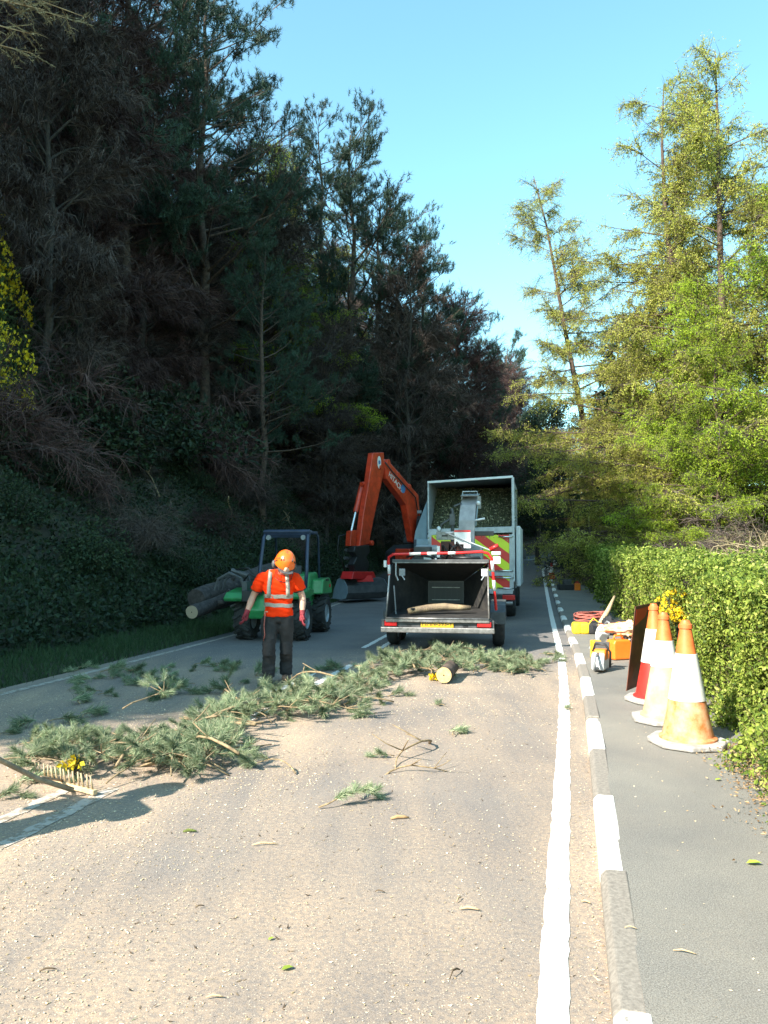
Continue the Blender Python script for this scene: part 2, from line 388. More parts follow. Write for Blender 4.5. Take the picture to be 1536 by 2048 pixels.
# ------------------------------------------------------------------ road materials
def road_mat(name, base, dust, kind):
    m = bpy.data.materials.new(name); m.use_nodes = True; t = m.node_tree; N = t.nodes; L = t.links; b = N['Principled BSDF']
    b.inputs['Roughness'].default_value = .85; b.inputs['Specular IOR Level'].default_value = .3
    tc = N.new('ShaderNodeTexCoord')
    def noise(sc, det=4, rough=.6, w=0):
        n = N.new('ShaderNodeTexNoise'); n.inputs['Scale'].default_value = sc; n.inputs['Detail'].default_value = det; n.inputs['Roughness'].default_value = rough
        mp = N.new('ShaderNodeMapping'); mp.inputs['Location'].default_value = (w, w * 2, 0); L.new(tc.outputs['Object'], mp.inputs[0]); L.new(mp.outputs[0], n.inputs['Vector']); return n.outputs[0]
    def ramp(src, p0, p1, c0=(0, 0, 0, 1), c1=(1, 1, 1, 1)):
        r = N.new('ShaderNodeValToRGB'); e = r.color_ramp.elements; e[0].position = p0; e[1].position = p1; e[0].color = c0; e[1].color = c1; L.new(src, r.inputs[0]); return r.outputs[0]
    def mix(f, a, c, bt='MIX'):
        x = N.new('ShaderNodeMix'); x.data_type = 'RGBA'; x.blend_type = bt
        for i, q in ((0, f), (6, a), (7, c)):
            if hasattr(q, 'links') or hasattr(q, 'is_linked'): L.new(q, x.inputs[i])
            else: x.inputs[i].default_value = q if i == 0 else tuple(q) + (1,)
        return x.outputs[2]
    def math_(op, a, c):
        x = N.new('ShaderNodeMath'); x.operation = op; x.use_clamp = True
        for i, q in ((0, a), (1, c)):
            if hasattr(q, 'is_linked'): L.new(q, x.inputs[i])
            else: x.inputs[i].default_value = q
        return x.outputs[0]
    fine = ramp(noise(170, 3, .7), .3, .7, (.40, .40, .40, 1), (1.5, 1.5, 1.5, 1))
    blot = ramp(noise(1.1, 5, .6, 3), .3, .72, (.82, .82, .84, 1), (1.12, 1.1, 1.06, 1))
    c = mix(1.0, mix(1.0, base, fine, 'MULTIPLY'), blot, 'MULTIPLY')
    # saw dust: a stain spread over the middle of the road where the cutting was done
    geo = N.new('ShaderNodeSeparateXYZ'); L.new(tc.outputs['Object'], geo.inputs[0])
    if kind == 'road':
        off = N.new('ShaderNodeMath'); off.operation = 'MULTIPLY_ADD'; off.inputs[1].default_value = -.217; L.new(geo.outputs[1], off.inputs[0]); L.new(geo.outputs[0], off.inputs[2])   # about the distance across
        mr = N.new('ShaderNodeMapRange'); mr.inputs['From Min'].default_value = -.4; mr.inputs['From Max'].default_value = -2.9; mr.inputs['To Min'].default_value = .62; mr.inputs['To Max'].default_value = .95; L.new(off.outputs[0], mr.inputs[0])
        g2 = N.new('ShaderNodeMapRange'); g2.inputs['From Min'].default_value = -.25; g2.inputs['From Max'].default_value = .25; g2.inputs['To Min'].default_value = 0; g2.inputs['To Max'].default_value = .22; L.new(off.outputs[0], g2.inputs[0])
        far = N.new('ShaderNodeMapRange'); far.inputs['From Min'].default_value = 10.5; far.inputs['From Max'].default_value = 13.5; far.inputs['To Min'].default_value = 1; far.inputs['To Max'].default_value = 0; L.new(geo.outputs[1], far.inputs[0])
        base_m = math_('ADD', mr.outputs[0], g2.outputs[0])
        tracks = ramp(noise(.45, 5, .6, 7), .30, .70)
        ms = N.new('ShaderNodeMapping'); ms.inputs['Rotation'].default_value = (0, 0, .21); ms.inputs['Scale'].default_value = (2.2, .28, 1); L.new(tc.outputs['Object'], ms.inputs[0])
        sn = N.new('ShaderNodeTexNoise'); sn.inputs['Scale'].default_value = 1.0; sn.inputs['Detail'].default_value = 5; sn.inputs['Roughness'].default_value = .6; L.new(ms.outputs[0], sn.inputs['Vector'])
        tracks = math_('ADD', math_('MULTIPLY', tracks, .62), math_('MULTIPLY', ramp(sn.outputs[0], .38, .62), .42))
        d = math_('MULTIPLY', math_('ADD', math_('MULTIPLY', tracks, .70), .02), base_m)
        d = math_('MULTIPLY', math_('MULTIPLY', d, 1.55), far.outputs[0])
    else:
        d = math_('MULTIPLY', ramp(noise(.8, 4, .65, 7), .45, .8), .25)
    grit = ramp(noise(38, 6, .75, 5), .44, .56)
    dd = math_('MULTIPLY', d, math_('ADD', math_('MULTIPLY', grit, .65), .45))
    c = mix(dd, c, dust)
    # loose crumbs
    v = N.new('ShaderNodeTexVoronoi'); v.inputs['Scale'].default_value = 95; v.inputs['Randomness'].default_value = 1; L.new(tc.outputs['Object'], v.inputs[0])
    cell = N.new('ShaderNodeSeparateColor'); L.new(v.outputs['Color'], cell.inputs[0])
    spot = math_('MULTIPLY', ramp(v.outputs['Distance'], .22, .30, (1, 1, 1, 1), (0, 0, 0, 1)), ramp(cell.outputs[0], .58, .60))
    spot = math_('MULTIPLY', spot, math_('ADD', math_('MULTIPLY', d, .9), .25 if kind == 'road' else .05))
    c = mix(spot, c, (.60, .49, .36))
    v2 = N.new('ShaderNodeTexVoronoi'); v2.inputs['Scale'].default_value = 34; L.new(tc.outputs['Object'], v2.inputs[0]); c2 = N.new('ShaderNodeSeparateColor'); L.new(v2.outputs['Color'], c2.inputs[0])
    sp2 = math_('MULTIPLY', ramp(v2.outputs['Distance'], .10, .16, (1, 1, 1, 1), (0, 0, 0, 1)), ramp(c2.outputs[1], .80, .82)); c = mix(math_('MULTIPLY', sp2, .75 if kind == 'road' else .3), c, (.10, .075, .055))
    L.new(c, b.inputs['Base Color'])
    bp = N.new('ShaderNodeBump'); bp.inputs['Strength'].default_value = .55; bp.inputs['Distance'].default_value = .006; L.new(noise(120, 4, .8), bp.inputs['Height']); L.new(bp.outputs[0], b.inputs['Normal'])
    return m
M_['road'] = road_mat('asphalt with saw dust', (.172, .161, .157), (.46, .335, .225), 'road')
M_['pavement'] = road_mat('pavement asphalt', (.205, .197, .178), (.33, .28, .21), 'pave')
M_['line'] = mat('road line paint', (.80, .79, .76), .6, c2=(.66, .64, .6), scale=30, bump=.2, bscale=90)
M_['line_worn'] = mat('worn road line paint', (.46, .41, .35), .7, c2=(.25, .205, .155), scale=13, bump=.2, bscale=90)
M_['ground'] = mat('woodland soil and moss', (.05, .05, .026), .95, c2=(.03, .025, .016), scale=1.3, bump=.6, bscale=6)

for k_ in ('line_worn',):
    e_ = [n_ for n_ in M_[k_].node_tree.nodes if n_.type == 'VALTORGB'][0].color_ramp.elements; e_[0].position = .44; e_[1].position = .52

# ------------------------------------------------------------------ ground, road, pavement, lines
def axis(lo, hi, fine_lo, fine_hi, step, grow=1.13):
    a = list(np.arange(fine_lo, fine_hi, step)); d = step; x = fine_hi
    while x < hi: a.append(x); d *= grow; x += d
    a.append(hi); d = step; x = fine_lo - d; pre = []
    while x > lo: pre.append(x); d *= grow; x -= d
    pre.append(lo); return np.array(pre[::-1] + a)
gx = axis(-320, 360, -30, 26, .36); gy = axis(-160, 620, -2, 60, .42)
X, Y = np.meshgrid(gx, gy, indexing='ij'); Z = ground_z(X.ravel(), Y.ravel())
V = np.stack([X.ravel(), Y.ravel(), Z], 1); ni, nj = len(gx), len(gy)
ii, jj = np.meshgrid(np.arange(ni - 1), np.arange(nj - 1), indexing='ij'); k = (ii * nj + jj).ravel()
F = np.stack([k, k + nj, k + nj + 1, k + 1], 1)
tag(link_mesh('ground', arr_mesh('ground', [(V, F, 0)], M_['ground'], True)), kind='structure')

def strip(name, o0, o1, s0, s1, dz, m, step=.5, ncross=2, skirt=0.0, jag=0.0):
    ss = list(np.arange(s0, s1, step)) + [s1]; mb = MB(); vs = []; fs = []
    for s in ss:
        for j in range(ncross):
            o = o0 + (o1 - o0) * j / (ncross - 1); q = P(s, o + (random.uniform(-jag, jag) if jag else 0), dz)
            vs.append(q)
    for i in range(len(ss) - 1):
        for j in range(ncross - 1):
            a = i * ncross + j; fs.append((a, a + 1, a + 1 + ncross, a + ncross))
    mb.add(vs, fs); o = mb.build(name, m, smooth=False)
    return tag(o, kind='structure')
strip('road', -3.45, 3.37, S0, 150, 0, M_['road'], 1.0, 7)
strip('pavement', 3.47, 5.6, S0, 90, .070, M_['pavement'], .5, 3)
strip('edge_line', 3.105, 3.215, -10, 66, .004, M_['line'], .07, 2, jag=.006)
strip('edge_line', -3.21, -3.11, -10, 110, .004, M_['line_worn'], .3, 2, jag=.006)
s = 1.4
while s < 64:
    for o in (-.2, .1):
        if not (8.0 < s < 11.5): strip('centre_line', o, o + .1, s, s + 4.1, .004, M_['line_worn'] if s < 7 else M_['line'], .06, 2, jag=.012)
    s += 6.1
kerb = tag(empty('kerb'), kind='structure')
def stone(name, m):
    mb = MB(); mb.prism([(-.0625, -.16), (.0625, -.16), (.0625, 0), (-.035, 0), (-.0625, -.03)], -.594, .594, 'y')
    return mb.mesh(name, m)
ks = [stone('kerb_stone', M_['kerb']), stone('painted_kerb_stone', M_['white_paint'])]
s = 4.7 - 7.2 + .6; n = 0
while s < 80:
    q = P(s, 3.425, .074); _, a = centre(s)
    o = link_mesh('kerb_stone', ks[(n + 1) % 2], kerb, q); o.rotation_euler = (R(random.uniform(-1, 1)), R(random.uniform(-.6, .6)), -a)
    o.location.z += random.uniform(-.004, .006); s += 1.2; n += 1
    b = o.modifiers.new('bevel', 'BEVEL'); b.width = .008; b.segments = 2

# ------------------------------------------------------------------ growing things
def skeleton(H, nl, h0, h1, lf, el, bend, lean=(0, 0), sweep=0.0, whorl=0):
    tp = []; n = 9
    px, py = 0.0, 0.0
    for i in range(n):
        t = i / (n - 1); tp.append(Vector((lean[0] * t ** 1.4 * H + random.uniform(-1, 1) * .012 * H * (0 < i), lean[1] * t ** 1.4 * H + random.uniform(-1, 1) * .012 * H * (0 < i), H * t)))
    def tr(t):
        f = t * (n - 1); i = min(int(f), n - 2); return tp[i].lerp(tp[i + 1], f - i)
    A, B, C = [], [], []
    for i in range(nl):
        t = h0 + (h1 - h0) * ((i + random.random()) / nl)
        if whorl: t = h0 + (h1 - h0) * (round(i / nl * whorl) / whorl) + random.uniform(-.008, .008)
        u = min(1, max(0, (t - h0) / (h1 - h0))); az = random.uniform(0, 2 * pi); e = R(el(u) + random.uniform(-10, 10)); l = lf(u) * random.uniform(.7, 1.15)
        d = Vector((cos(az) * cos(e), sin(az) * cos(e), sin(e))); p = tr(min(t, .995))
        A.append(p); B.append(d * l); C.append(Vector((random.uniform(-.12, .12) * l, random.uniform(-.12, .12) * l, bend(u) * l)))
    return tp, np.array(A), np.array(B), np.array(C)
def trunk_obj(root, tp, r0, r1, A, B, C, m, name='trunk', lr=.016, n=7):
    mb = MB(); k = len(tp)
    rs = [r0 * (1 - i / (k - 1)) ** .8 + r1 for i in range(k)]; rs[0] *= 1.35
    mb.tube([tp[0] - Vector((0, 0, .8))] + tp, [rs[0] * 1.1] + rs, n)
    for a, b, c in zip(A, B, C):
        l = np.linalg.norm(b); r = lr * l ** .8
        mb.tube([a + b * t + c * t * t for t in (0, .3, .6, 1.0)], [r, r * .75, r * .5, r * .18], 4, cap=False)
    return mb.build(name, m, root, smooth=True)
def along(A, B, C, n, t0=.2, t1=1.0, pw=1.0):
    i = RN.integers(0, len(A), n); t = t0 + (t1 - t0) * RN.random(n) ** pw; t = t[:, None]
    w = np.linalg.norm(B, axis=1); i = RN.choice(len(A), n, p=w / w.sum())
    return A[i] + B[i] * t + C[i] * t * t, unit(B[i] + 2 * C[i] * t), i, t
def sub(A, B, C, n, L, spread=.9, drop=0.0, t0=.2, flat=.45):
    p, d, i, t = along(A, B, C, n, t0); v = rnd(n) * spread; v[:, 2] *= flat
    d = unit(d + v); l = (L * RN.uniform(.5, 1.2, n) * (1.15 - .6 * t[:, 0]))[:, None]
    return p, d * l, np.concatenate([rnd(n, 2) * .08 * l, np.full((n, 1), drop) * l], 1)
def thin(p, b, c, w0):
    q = p + b * .5 + c * .25; r = p + b + c; sd = perp(unit(b)); w0 = col(w0, len(p))
    V = np.stack([p + sd * w0 / 2, p - sd * w0 / 2, q + sd * w0 * .35, q - sd * w0 * .35, r + sd * w0 * .12, r - sd * w0 * .12], 1).reshape(-1, 3)
    k = (np.arange(len(p)) * 6).reshape(-1, 1)
    return V, np.concatenate([k + np.array([[0, 1, 3, 2]]), k + np.array([[2, 3, 5, 4]])], 0)

def birch(H, nt=9000, m='twig', droop=1.1, wd=.025, bark='bark', spread=.36, nl=54):
    root = empty('bare_tree')
    tp, A, B, C = skeleton(H, nl, .05, .98, lambda u: H * spread * (.42 + 1.0 * u - 1.25 * u * u), lambda u: 34 + 30 * u, lambda u: -.20)
    trunk_obj(root, tp, H * .009, .02, A, B, C, M_[bark], lr=.02)
    sA, sB, sC = sub(A, B, C, 620, H * .13, .7, -.1)
    p, d, i, t = along(sA, sB, sC, nt, .1)
    d = unit(d + rnd(nt) * .45)
    parts = [(*thin(sA, sB, sC, wd * 1.7), 0), (*ribbons(p, d, RN.uniform(.35, 1.0, nt) * H * .055, wd * RN.uniform(.6, 1.2, nt), droop), 0)]
    link_mesh('crown', arr_mesh('bare_crown', parts, M_[m]), root); return root
def pine(H, ntuft=1500, nn=20, spread=.26, h0=.35, leaf='pine_leaf', tl=.22, tw=.022):
    root = empty('pine_tree')
    tp, A, B, C = skeleton(H, 46, h0, .985, lambda u: H * spread * (1 - .72 * u ** 1.3), lambda u: 8 + 30 * u, lambda u: .22)
    trunk_obj(root, tp, H * .010, .03, A, B, C, M_['bark_pine'], lr=.018)
    sA, sB, sC = sub(A, B, C, 420, H * .075, .8, .15, .35)
    p, d, i, t = along(sA, sB, sC, ntuft, .35, 1.0, .7); p = p + rnd(ntuft) * .12
    up = unit(d * .7 + np.array([[0, 0, .75]]) + rnd(ntuft) * .25)
    pp = np.repeat(p, nn, 0) - np.repeat(up, nn, 0) * RN.uniform(0, .25, (ntuft * nn, 1)); dd = unit(np.repeat(up, nn, 0) * .7 + rnd(ntuft * nn) * .55)
    parts = [(*thin(sA, sB, sC, .04), 0), (*tris(pp, dd, tl * RN.uniform(.7, 1.2, len(pp)), tw), 1)]
    link_mesh('crown', arr_mesh('pine_crown', parts, [M_['bark_pine'], M_[leaf]]), root); return root
def larch(H, leaf='larch_leaf', nb=4200, per=9, Lm=.30, h0=.08, lean=(0, 0), ls=.078, dens=1.0, twigs=10200, lw=.40):
    root = empty('larch_tree')
    tp, A, B, C = skeleton(H, int(62 * dens), h0, .99, lambda u: H * Lm * (1 - u) ** .72 + .25, lambda u: -2 + 34 * u, lambda u: -.06 + .14 * u, lean, whorl=int(26 * dens))
    trunk_obj(root, tp, H * .0095, .015, A, B, C, M_['bark_pine'], lr=.014)
    sA, sB, sC = sub(A, B, C, int(820 * dens), H * .06, .8, -.16, .1, flat=.16)
    p, d, i, t = along(sA, sB, sC, nb, .05); 
    d = unit(d * .5 + rnd(nb) * .5 + np.array([[0, 0, -.55]])); l = RN.uniform(.25, .70, nb)[:, None]
    lf = np.repeat(p, per, 0) + np.repeat(d * l, per, 0) * RN.uniform(0, 1, (nb * per, 1)) + rnd(nb * per) * .03
    ld = unit(rnd(nb * per) + np.repeat(d, per, 0) * .5)
    q, qd, _, _ = along(sA, sB, sC, twigs, .1)
    parts = [(*thin(sA, sB, sC, .03), 0), (*thin(p, d * l, d * 0, .014), 0), (*ribbons(q, unit(qd + rnd(twigs) * .6), RN.uniform(.2, .6, twigs), .012, .5), 0),
             (*leaves(lf, ld, ls * RN.uniform(.6, 1.3, len(lf)), ls * lw), 1)]
    link_mesh('crown', arr_mesh('larch_crown', parts, [M_['twig'], M_[leaf]]), root); return root
def spruce(H, n=9000, leaf='spruce_leaf'):
    root = empty('spruce_tree')
    tp, A, B, C = skeleton(H, 90, .06, .99, lambda u: H * .2 * (1 - u) ** .85 + .2, lambda u: -6 + 26 * u, lambda u: -.15)
    trunk_obj(root, tp, H * .015, .02, A, B, C, M_['bark'], lr=.014)
    sA, sB, sC = sub(A, B, C, 900, H * .05, .6, -.15, .1)
    p, d, i, t = along(sA, sB, sC, n, .05)
    parts = [(*thin(sA, sB, sC, .03), 0), (*leaves(p, unit(d + rnd(n) * .5 + np.array([[0, 0, -.35]])), RN.uniform(.16, .42, n), .12), 1)]
    link_mesh('crown', arr_mesh('spruce_crown', parts, [M_['bark'], M_[leaf]]), root); return root
def broadleaf(H, n=14000, ls=.16, leaf='ivy', name='evergreen_tree', clumps=60, wide=.26):
    root = empty(name)
    tp, A, B, C = skeleton(H, 30, .15, .95, lambda u: H * wide * (1 - .55 * u), lambda u: 20 + 35 * u, lambda u: -.05)
    trunk_obj(root, tp, H * .016, .03, A, B, C, M_['bark'], lr=.02)
    cp, _, _, _ = along(A, B, C, clumps, .35); cr = RN.uniform(.5, 1.15, clumps) * H * .085
    i = RN.integers(0, clumps, n); v = unit(rnd(n)) * (RN.random(n)[:, None] ** .4)
    p = cp[i] + v * cr[i][:, None] * np.array([[1, 1, .75]])
    parts = [(*leaves(p, unit(v + rnd(n) * .7), ls * RN.uniform(.7, 1.3, n), ls * .6), 0)]
    link_mesh('crown', arr_mesh('leafy_crown', parts, [M_[leaf]]), root); return root
def bush(R_, n=3500, ls=.09, leaf='ivy', name='ivy_bush', flowers=0, spiky=False, hgt=1.0, lobes=14):
    root = empty(name); mb = MB()
    for i in range(9):
        a = random.uniform(0, 2 * pi); e = random.uniform(.5, 1.3); d = Vector((cos(a) * cos(e), sin(a) * cos(e), sin(e) * hgt)) * R_ * .85
        mb.tube([(0, 0, -.2), d * .4, d * .8 + Vector((0, 0, .05))], [.02 * R_ + .006, .012 * R_ + .004, .004], 4)
    mb.build('stem', M_['bark'], root, smooth=True)
    c = rnd(lobes); c[:, 2] = np.abs(c[:, 2]); c = unit(c) * RN.uniform(.2, .72, (lobes, 1)) * R_; c[:, 2] *= hgt; r = RN.uniform(.25, .5, lobes) * R_
    i = RN.integers(0, lobes, n); v = unit(rnd(n)); p = c[i] + v * r[i][:, None] * RN.random(n)[:, None] ** .35
    p[:, 2] = np.abs(p[:, 2]) * 1.0
    if spiky: parts = [(*tris(p, unit(v + rnd(n) * .5 + np.array([[0, 0, .4]])), ls * RN.uniform(.6, 1.3, n), ls * .16), 0)]
    else: parts = [(*leaves(p, unit(v + rnd(n) * .8), ls * RN.uniform(.6, 1.3, n), ls * .62), 0)]
    ms = [M_[leaf]]
    link_mesh('foliage', arr_mesh('foliage', parts, ms), root)
    if flowers:
        i = RN.integers(0, lobes, flowers); v = rnd(flowers); v[:, 2] = np.abs(v[:, 2]) * .8 + .1; v[:, 1] -= .3; v = unit(v)
        q = c[i] + v * r[i][:, None] * RN.uniform(.85, 1.05, (flowers, 1)); q = np.repeat(q, 3, 0) + rnd(flowers * 3) * .015; q[:, 2] = np.abs(q[:, 2])
        link_mesh('flowers', arr_mesh('flowers', [(*leaves(q, unit(rnd(len(q))), .045, .04), 0)], M_['gorse_flower']), root)['kind'] = 'stuff'
    return root
def bare_bush(R_, n=2600, m='twig', wd=.014):
    root = empty('bare_bush'); A = rnd(26) * .12 * R_; A[:, 2] = -.1
    d = rnd(26); d[:, 2] = np.abs(d[:, 2]) * 1.3 + .5; d = unit(d); B = d * R_ * RN.uniform(.7, 1.2, (26, 1)); C = rnd(26) * .2 * R_; C[:, 2] -= .25 * R_
    mb = MB()
    for a, b, c in zip(A, B, C): mb.tube([a + b * t + c * t * t for t in (0, .3, .6, 1)], [.014, .011, .008, .003], 4, cap=False)
    mb.build('stem', M_['bark'], root, smooth=True)
    sA, sB, sC = sub(A, B, C, 220, R_ * .5, .8, -.3, .25); p, dd, _, _ = along(sA, sB, sC, n, .1)
    link_mesh('twigs', arr_mesh('twigs', [(*thin(sA, sB, sC, wd * 1.4), 0), (*ribbons(p, unit(dd + rnd(n) * .8), RN.uniform(.15, .5, n) * R_ * .6, wd, .4), 0)], M_[m]), root)
    return root

def place(protos_used, proto, x, y, sc, rz=None, label=None, cat='tree', group=None, z=None, tilt=0.0, szz=1.0):
    if proto.name in protos_used: o = copy_tree(proto, None, KID)
    else: o = proto; protos_used.add(proto.name)
    o.location = (x, y, (gz(x, y) if z is None else z)); o.rotation_euler = (tilt * random.uniform(-1, 1), tilt * random.uniform(-1, 1), random.uniform(0, 2 * pi) if rz is None else rz)
    o.scale = (sc, sc, sc * szz); return tag(o, label, cat, group)

T_birch = [birch(18, 31000), birch(18, 30000, 'twig_red'), birch(16, 30000, 'twig', 1.5), birch(17, 29000, 'twig', .5, bark='bark')]
T_pine = [pine(20, 3600, 22, .30, .2), pine(21, 3200, 22, .28, .35)]
T_larch = [larch(18.5, 'larch_leaf', 11000, 12, .31, dens=1.1), larch(17.5, 'larch_leaf', 11000, 12, .33, dens=1.1), larch(15, 'larch_bright', 9500, 12, .34, dens=1.0)]
T_spruce = [spruce(14)]
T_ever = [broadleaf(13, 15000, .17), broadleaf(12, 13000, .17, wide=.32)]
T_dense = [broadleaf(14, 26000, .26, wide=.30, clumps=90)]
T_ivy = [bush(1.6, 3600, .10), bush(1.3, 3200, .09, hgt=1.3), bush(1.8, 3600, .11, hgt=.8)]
T_gorse = [bush(1.1, 5200, .11, 'gorse', 'gorse_bush', 1100, True, 1.3)]
T_bare = [bare_bush(1.8, 5200, 'twig', .009), bare_bush(1.6, 5200, 'twig_red', .009), bare_bush(1.8, 3000, 'twig_pale')]
KID = {}
for c in bpy.data.objects:
    if c.parent: KID.setdefault(c.parent.name, []).append(c)
USED = set()
def pl(pr, x, y, sc, label, cat='tree', group=None, **k): return place(USED, pr, x, y, sc, label=label, cat=cat, group=group, **k)

# the larches beyond the hedge on the right
pl(T_larch[0], 11.6, 26.0, 1.06, 'tallest larch on the right, its bare brown trunk showing between the branches', group=None, rz=.4)
pl(T_larch[1], 11.0, 29.0, 1.14, 'olive budding larch with a broad crown just left of the tallest larch', rz=2.2)
lean_l = larch(19.5, 'larch_leaf', 9500, 8, .26, .22, (-.13, 0), dens=1.0, twigs=15000)
lean_l.location = (10.0, 36.5, gz(10, 36.5)); tag(lean_l, 'slender thin larch leaning left over the road, standing clear against the sky', 'tree')
pl(T_larch[2], 12.2, 21.5, .95, 'bright green larch at the right edge of the photograph', rz=1.0)
pl(T_larch[2], 10.0, 23.0, .60, 'low bright green young larch with drooping branches behind the hedge', rz=3.0)
pl(T_larch[0], 15.2, 27.0, .95, 'olive larch at the far right behind the bright green one', rz=4.0)
pl(T_larch[0], 11.6, 30.8, .84, 'full larch on the left flank of the tall pair', rz=3.7)
pl(T_larch[2], 10.4, 28.5, .50, 'small bright larch over the shaded end of the hedge', rz=5.0)
pl(T_larch[0], 13.4, 24.0, .92, 'full olive larch close to the right edge of the photograph', rz=2.4)
pl(T_larch[1], 11.0, 33.0, .62, 'middle sized olive larch left of the tall pair', rz=4.9)
pl(T_larch[0], 12.2, 38.5, .72, 'olive larch behind the slender leaning one', rz=1.9)
pl(T_larch[2], 10.2, 24.6, .72, 'bright drooping larch in front of the tall pair', rz=5.3)
pl(T_larch[1], 12.6, 33.0, .86, 'olive larch standing behind the two tall larches', rz=.9)
pl(T_spruce[0], 10.4, 33.5, .80, 'dark green spruce beside the leaning larch', rz=.2)
pl(T_spruce[0], 12.4, 39.0, .95, 'dark green spruce farthest back on the right of the road bend', rz=2.2)
pl(T_larch[1], 12.6, 42.0, .62, 'small olive larch at the inside of the road bend', rz=2.9)
GB = 'bare scrub behind the hedge'
for (x, y, s_, kk) in ((8.0, 12.5, 1.0, 2), (7.4, 10.4, .85, 2), (9.3, 14.5, 1.2, 2), (8.6, 17.0, 1.2, 0), (9.9, 19.0, 1.5, 2), (8.1, 20.0, 1.0, 0), (11.4, 17.0, 1.6, 2), (10.5, 22.0, 1.5, 0), (8.7, 25.5, 1.1, 1), (12.6, 20.0, 1.7, 2), (9.4, 31.0, 1.2, 0), (11.9, 24.5, 1.6, 1), (13.5, 23.5, 1.8, 0), (10.8, 29.0, 1.5, 2), (10.2, 26.3, 1.3, 0), (6.9, 8.8, .7, 2), (7.3, 11.6, 1.1, 2), (8.4, 13.8, 1.3, 2), (7.9, 15.4, 1.1, 2), (9.0, 16.2, 1.4, 2), (10.0, 17.6, 1.5, 2), (9.2, 18.6, 1.2, 0)):
    pl(T_bare[kk], x, y, s_, 'tangle of bare brown twigs growing behind the sunlit hedge', 'bush', GB, z=gz(x, y) + .5)
for (x, y, s_, kk) in ((9.2, 21.0, 1.1, 0), (10.2, 24.4, 1.4, 1), (11.6, 27.6, 1.7, 2), (9.6, 34.2, 1.3, 0), (10.4, 38.4, 1.6, 1), (12.8, 30.2, 1.8, 0), (9.8, 28.4, 1.2, 2), (13.6, 26.4, 1.9, 1), (15.4, 24.4, 2.0, 0), (14.6, 31.4, 2.1, 2), (11.6, 42.6, 1.8, 0), (14.6, 36.4, 2.2, 1)):
    pl(T_ivy[kk], x, y, s_, 'dark leafy undergrowth bush beneath the larches on the right', 'bush', 'undergrowth beneath the larches')

# the wood on the left hillside
def near_left(x, y): return x / max(y, .1) < -.56
trees = []
def zoned(l, x, y):
    u = 768 + FPX * x / y; z = (gz(x, y) - CAM_H) / y
    side = ('near the left edge' if u < 110 else 'outside the left edge' if u < 0 else 'above the logs' if u < 330 else 'above the loader' if u < 600 else 'left of the excavator arm' if u < 735 else 'behind the excavator' if u < 850 else 'behind the truck' if u < 1030 else 'beyond the road bend')
    up = 'low on the slope' if z < .12 else 'halfway up the slope' if z < .28 else 'high on the slope' if z < .42 else 'at the top of the slope'
    return l.replace(' on the shaded hillside', '').replace(' in the hillside wood', '').replace(' on the hillside', '').replace(' on the steep bank left of the road', '') + ', ' + up + ' ' + side
lab = {'b': ('bare weeping grey brown tree on the shaded hillside', 'bare trees on the hillside'),
       'r': ('bare reddish brown tree on the shaded hillside', 'reddish bare trees on the hillside'),
       'p': ('dark pine standing in the hillside wood', 'pines in the hillside wood'),
       'e': ('dark ivy wrapped tree on the hillside', 'evergreen trees on the hillside'),
       'l': ('slim larch in the hillside wood', 'larches in the hillside wood')}
rr = random.Random(5)
pts = []
for s_ in np.arange(10, 78, 3.3):
    for o_ in np.arange(-7.2, -40, -3.5):
        s2 = s_ + rr.uniform(-1.4, 1.4); o2 = o_ + rr.uniform(-1.5, 1.5); c_, a_ = centre(s2)
        x = c_.x + cos(a_) * o2; y = c_.y - sin(a_) * o2
        if y < 7 or x / y < -.60 or (o_ > -10 and s_ < 24) or (o_ < -24 and s_ > 60): continue
        if o_ > -8 and s_ < 30 and rr.random() < .5: continue
        u = rr.random(); d_ = math.hypot(x, y)
        k_ = 'b' if u < .48 else 'r' if u < .68 else 'e' if u < .90 else 'p'
        pts.append((x, y, k_, rr.uniform(.52, .92) * (1.0 if o_ < -10 else .72)))
for (x, y, k_, s_) in pts:
    pr = {'b': T_birch[rr.choice((0, 2, 3))], 'r': T_birch[1], 'e': rr.choice(T_ever), 'p': T_pine[0]}[k_]
    pl(pr, x, y, s_ * (.85 if k_ == 'e' else 1), zoned(lab[k_][0], x, y), group=lab[k_][1], rz=rr.uniform(0, 6.28))
# those that make the skyline
pl(T_pine[0], -1.9, 42, 1.12, 'tall dark pine topping the skyline in the middle of the wood', rz=.5)
pl(T_pine[1], -.2, 43.5, .98, 'broad pine standing directly beside the tallest one', rz=4.4)
pl(T_pine[0], -3.4, 40.5, .98, 'pine just left of the tallest one in the middle of the wood', rz=5.6)
pl(T_pine[0], 2.4, 46, .92, 'pine between the skyline pines above the truck', rz=2.9)
pl(T_pine[1], .8, 47, 1.0, 'pine just right of the tallest one, its tufts against the sky', rz=1.8)
pl(T_pine[0], 3.6, 51, .9, 'lower pine at the right end of the hillside skyline', rz=3.6)
pl(T_pine[0], -7.4, 31, 1.02, 'tall dark pine at the top of the photograph beside the open sky', rz=2.6)
pl(T_pine[1], -9.4, 27.5, .92, 'dark pine left of the one beside the open sky', rz=5.1)
pl(T_larch[2], -5.6, 38, 1.05, 'lime green sunlit larch between the pines on the hillside', rz=.3)
pl(T_larch[0], -5.4, 45, 1.1, 'pale larch behind the lime green one', rz=1.3)
pl(T_birch[0], 1.3, 39.5, .88, 'bare weeping tree nearest the excavator arm', rz=.5)
pl(T_birch[1], 4.4, 45, .85, 'reddish bare tree at the outside of the road bend', rz=1.5)
pl(T_birch[3], 6.4, 52, .85, 'bare tree behind the truck where the road bends', rz=2.5)
pl(T_birch[1], 9.5, 58, .78, 'reddish bare tree farthest along the road', rz=3.9)
